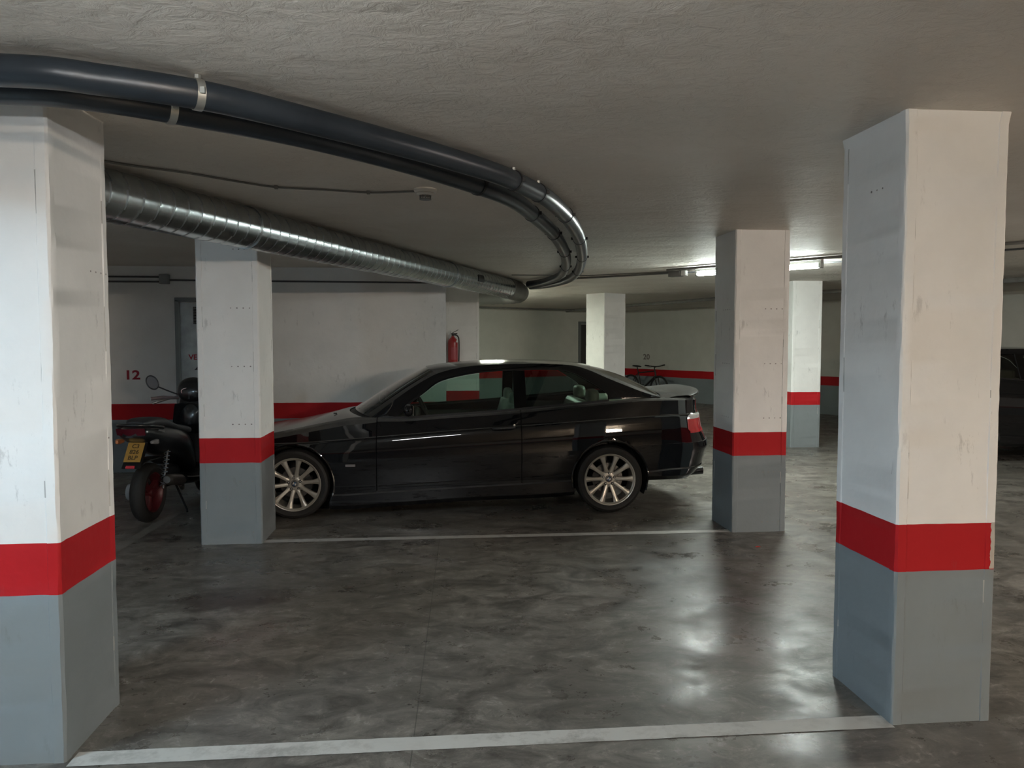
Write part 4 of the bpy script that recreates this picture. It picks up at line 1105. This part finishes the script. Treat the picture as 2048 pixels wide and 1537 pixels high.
# rear mudguard with plate
rows = [[Vector((-.142-.10*t-.05*t*t, y, .717-.22*t)) for y in (-.075, -.04, 0, .04, .075)] for t in [i/8 for i in range(9)]]
MB().grid(rows).grid([[q+Vector((.012, 0, -.004)) for q in r] for r in rows]).build('plate_bracket', M['scoot_black'], scooter, smooth=50)
Mp = Matrix.Translation((-.225, 0, .620)) @ Matrix.Rotation(R(34), 4, 'Y') @ Matrix.Rotation(R(-90), 4, 'Z') @ Matrix.Rotation(R(90), 4, 'X')
pb = MB().box((0, 0, 0), (.135, .175, .003)); pb.v = [tuple(Mp @ Vector(q)) for q in pb.v]; pl = pb.build('number_plate', M['plate'], scooter, bevel=.001)
text_mesh('C3', .050, 'plate_characters', M['plate_ink'], pl, Mp @ Matrix.Translation((0, .052, .002)), bold=.001)
text_mesh('826', .050, 'plate_characters', M['plate_ink'], pl, Mp @ Matrix.Translation((0, 0, .002)), bold=.001)
text_mesh('BLP', .050, 'plate_characters', M['plate_ink'], pl, Mp @ Matrix.Translation((0, -.052, .002)), bold=.001)
m = MB().box((-.30, 0, .509), (.012, .07, .025), rot=Matrix.Rotation(R(34), 3, 'Y')); m.build('red_reflector', simple('reflector_red', (.6, .05, .07), .2), scooter, bevel=.003)
# engine, swing arm, muffler, shock
loft([(-.03, .10, .25, .03, .06), (.10, .10, .27, .05, .09), (.32, .09, .30, .06, .10), (.50, .05, .32, .10, .10), (.58, .04, .32, .04, .04)]).build('engine_case', M['silver'] if False else simple('engine_case_grey', (.06, .06, .062), .5, .5), scooter, smooth=50)
m = MB().tube(smooth_path([(.48, -.08, .24), (.36, -.13, .22), (.25, -.16, .27)], 5), .018, 12)
mf = loft([(-.02, -.165, .36, .030, .030), (.02, -.165, .355, .046, .046), (.22, -.165, .32, .050, .050), (.30, -.165, .30, .030, .030)], ex=1.0); mf.add(m.v, m.f)
mf.build('muffler', simple('muffler_dull_steel', (.16, .15, .14), .35, .8), scooter, smooth=50)
m = MB()
pth = [Vector((lerp(.02, .12, i/60)+.0, -.115+.026*cos(i*.9), lerp(.30, .58, i/60)+.026*sin(i*.9)*.2)) for i in range(61)]
m.tube(pth, .006, 6); m.tube([(.02, -.115, .28), (.13, -.115, .60)], .010, 8); m.build('shock_absorber', M['disc'], scooter, smooth=50)
loft([(-.20, 0, .50, .03, .01), (-.10, 0, .535, .07, .012), (.10, 0, .53, .075, .012), (.22, 0, .47, .06, .015)]).build('rear_mudguard', M['scoot_black'], scooter, smooth=50)
# footboard, leg shield, front
loft([(.52, 0, .27, .12, .05), (.70, 0, .25, .16, .045), (.92, 0, .26, .165, .05), (1.02, 0, .30, .14, .06)]).build('footboard', M['scoot_black'], scooter, smooth=50)
rows = []
for i in range(13):
    t = i/12; z = lerp(.27, .93, t); x = lerp(.98, .86, t**.8)+.05*sin(pi*t); hw = lerp(.17, .20, sin(pi*t))*(1-.35*t**3)
    rows.append([Vector((x+.10*(1-v*v)+0, hw*v, z)) for v in [-1+2*k/12 for k in range(13)]])
lsb = MB().grid(rows).grid([[q+Vector((-.04-.03*(1-(q.y/.2)**2), 0, 0)) for q in r] for r in rows]); lsb.build('leg_shield', M['scoot_black'], scooter, smooth=50)
loft([(.86, 0, .78, .04, .05), (.93, 0, .84, .14, .16), (1.03, 0, .82, .165, .22), (1.14, 0, .74, .13, .20), (1.22, 0, .66, .06, .08)]).build('front_fairing', M['scoot_black'], scooter, smooth=50)
loft([(.86, 0, 1.02, .06, .05), (.90, 0, 1.04, .125, .10), (.97, 0, 1.05, .15, .125), (1.05, 0, 1.03, .145, .12), (1.12, 0, .98, .09, .07), (1.15, 0, .96, .03, .03)], ex=.9).build('handlebar_cowl', M['scoot_black'], scooter, smooth=50)
MB().tube([(.868+.0, .055*cos(a)+.02, 1.045+.030*sin(a)) for a in [2*pi*i/24 for i in range(24)]], .004, 6, closed=True).build('dial_ring', M['chrome'], scooter, smooth=50)
loft([(1.02, 0, .50, .03, .02), (1.12, 0, .515, .075, .03), (1.27, 0, .53, .08, .03), (1.42, 0, .49, .07, .03), (1.52, 0, .42, .03, .01)]).build('front_mudguard', M['scoot_black'], scooter, smooth=50)
MB().tube([(1.27, -.085, .25), (1.12, -.06, .62)], .020, 12).tube([(1.27, .085, .25), (1.12, .06, .62)], .020, 12).build('front_fork', M['scoot_black'], scooter, smooth=50)
for sy in (-1, 1):
    g = MB().tube([(.96, sy*.14, .975), (.90, sy*.26, .985), (.86, sy*.36, .975)], [.012, .017, .017], 12).build('handle_grip', simple('grip_grey_%d' % sy, (.20, .15, .15), .6), scooter, smooth=50)
    MB().tube(smooth_path([(.98, sy*.17, .985), (.99, sy*.26, .965), (.93, sy*.38, .925)], 4), .007, 8, flat=1.6).build('brake_lever', M['silver'], scooter, smooth=50)
    st_ = MB().tube(smooth_path([(.97, sy*.12, 1.00), (.97, sy*.21, 1.03), (.935, sy*.325, 1.085)], 4), .007, 8).build('mirror_stem', M['scoot_black'], scooter, smooth=50)
    c0 = Vector((.93, sy*.375, 1.125)); Mm = Matrix.Translation(c0) @ Matrix.Rotation(R(-90), 4, 'Y') @ Matrix.Rotation(R(35*sy), 4, 'Z')
    ring = [Mm @ Vector((.070*cos(a), .052*sin(a), .002)) for a in [2*pi*i/32 for i in range(32)]]
    hs = MB().tube(ring, .006, 8, closed=True)
    rows = [[Mm @ Vector((.070*k*cos(a), .052*k*sin(a), -.022*sqrt(max(0, 1-k*k)))) for a in [2*pi*i/32 for i in range(33)]] for k in (1, .85, .6, .3, .01)]
    hs.grid(rows); mh = hs.build('mirror_housing', M['scoot_black'], scooter, smooth=50)
    MB().add([Mm @ Vector((.067*cos(a), .049*sin(a), .001)) for a in [2*pi*i/32 for i in range(32)]], [tuple(range(32))]).build('mirror_glass', simple('mirror_face_%d' % sy, (.16, .165, .17), .25, .4), mh)
MB().lathe([(0, .0), (.075, .0), (.08, .01), (.07, .05), (0, .055)], 28, M=Matrix.Translation((.02, .12, .25)) @ Matrix.Rotation(R(-90), 4, 'X')).build('gearbox_cover', simple('cover_pale', (.30, .30, .30), .5), scooter, smooth=40)
m = MB().tube([(.42, .04, .26), (.40, .15, .02), (.36, .17, .0035)], .009, 8).tube([(.42, -.04, .26), (.40, -.15, .02), (.36, -.17, .0035)], .009, 8); m.build('centre_stand', M['blackm'], scooter, smooth=50)
m = MB(); m.box((-.06, -.152, .775), (.10, .006, .012), rot=Matrix.Rotation(R(12), 3, 'Y')); m.build('side_emblem', M['silver'], scooter)

# bicycle: local x forward, rear axle at origin
bike = empty('bicycle', (5.00, 20.06, 0), atan2(-.883, .47), 'black bicycle leaning near the far oblique wall under the number 20', 'bicycle')
def bwheel(x, nm):
    wv = empty(nm, (x, 0, .335)); wv.parent = bike
    MB().tube([(.315*cos(a), 0, .315*sin(a)) for a in [2*pi*i/48 for i in range(48)]], .021, 10, closed=True).build('tyre', M['bike_black'], wv, smooth=50)
    MB().tube([(.290*cos(a), 0, .290*sin(a)) for a in [2*pi*i/48 for i in range(48)]], .009, 8, closed=True).build('rim', M['blackm'], wv, smooth=50)
    m = MB()
    for k in range(28):
        a = 2*pi*k/28; s_ = 1 if k % 2 else -1
        m.tube([(.018*cos(a+.5*s_), .028*s_, .018*sin(a+.5*s_)), (.288*cos(a), 0, .288*sin(a))], .0016, 4)
    m.build('spokes', M['silver'], wv)
    MB().tube([(0, -.05, 0), (0, .05, 0)], .018, 12).build('hub', M['blackm'], wv, smooth=50)
bwheel(0, 'rear_wheel'); bwheel(1.06, 'front_wheel')
bb = Vector((.42, 0, .29)); stp = Vector((.27, 0, .76)); hd0 = Vector((.93, 0, .66)); hd1 = Vector((.89, 0, .80))
m = MB().tube([bb, stp], .016, 12).tube([bb, hd0], .024, 12).tube([stp-Vector((-.01, 0, .04)), hd1-Vector((0, 0, .02))], .017, 12).tube([hd0-Vector((-.005, 0, .03)), hd1+Vector((0, 0, .02))], .022, 12)
for s_ in (-1, 1):
    m.tube([bb+Vector((0, s_*.03, 0)), (0, s_*.06, .335)], .010, 8); m.tube([stp+Vector((0, s_*.02, -.05)), (0, s_*.06, .335)], .009, 8)
m.build('bicycle_frame', M['bike_black'], bike, smooth=50)
m = MB()
for s_ in (-1, 1): m.tube([(.95, s_*.055, .62), (1.06, s_*.055, .335)], .017, 10)
m.box((.945, 0, .635), (.05, .13, .04)); m.build('fork', M['bike_black'], bike, smooth=50)
MB().tube([stp, (.235, 0, .87)], .013, 10).build('seat_post', M['blackm'], bike, smooth=50)
loft([(.10, 0, .895, .05, .01), (.13, 0, .90, .07, .02), (.22, 0, .895, .055, .022), (.36, 0, .885, .018, .014), (.39, 0, .88, .008, .006)]).build('saddle', M['bike_black'], bike, smooth=50)
m = MB().tube([hd1, (.88, 0, .87), (.95, 0, .90)], .014, 10).tube(smooth_path([(.90, -.32, .93), (.94, -.12, .905), (.955, 0, .90), (.94, .12, .905), (.90, .32, .93)], 5), .013, 10); m.build('handlebar', M['bike_black'], bike, smooth=50)
for s_ in (-1, 1):
    MB().tube([(.915, s_*.23, .922), (.895, s_*.34, .933)], .019, 10).build('grip', M['bike_black'], bike, smooth=50)
    MB().tube([(.94, s_*.20, .905), (.99, s_*.22, .885), (.985, s_*.31, .875)], .006, 6).build('brake_lever', M['silver'], bike)
m = MB().lathe([(.0, .045), (.09, .045), (.095, .042), (.09, .039), (0, .039)], 32, M=Matrix.Translation(bb) @ Matrix.Rotation(R(90), 4, 'X')); m.tube([bb+Vector((0, -.05, 0)), bb+Vector((.12, -.06, -.12))], .010, 8).tube([bb+Vector((0, .05, 0)), bb+Vector((-.12, .06, .12))], .010, 8)
m.box(tuple(bb+Vector((.12, -.11, -.12))), (.09, .09, .02)); m.box(tuple(bb+Vector((-.12, .11, .12))), (.09, .09, .02)); m.build('crankset', M['blackm'], bike, smooth=50)
MB().tube([(.36, .02, .28), (.30, .16, .012)], .008, 8).build('kick_stand', M['blackm'], bike)

o = MB().add([(0, 0, .003), (.03, .005, .004), (.035, .022, .003), (.012, .028, .006), (-.01, .016, .003)], [(0, 1, 2, 3, 4)]).build('plastic_scrap', M['cap_red'], loc=(2.30, 5.40, 0)); tag(o, 'tiny red scrap on the floor in front of the middle right pillar', 'litter')
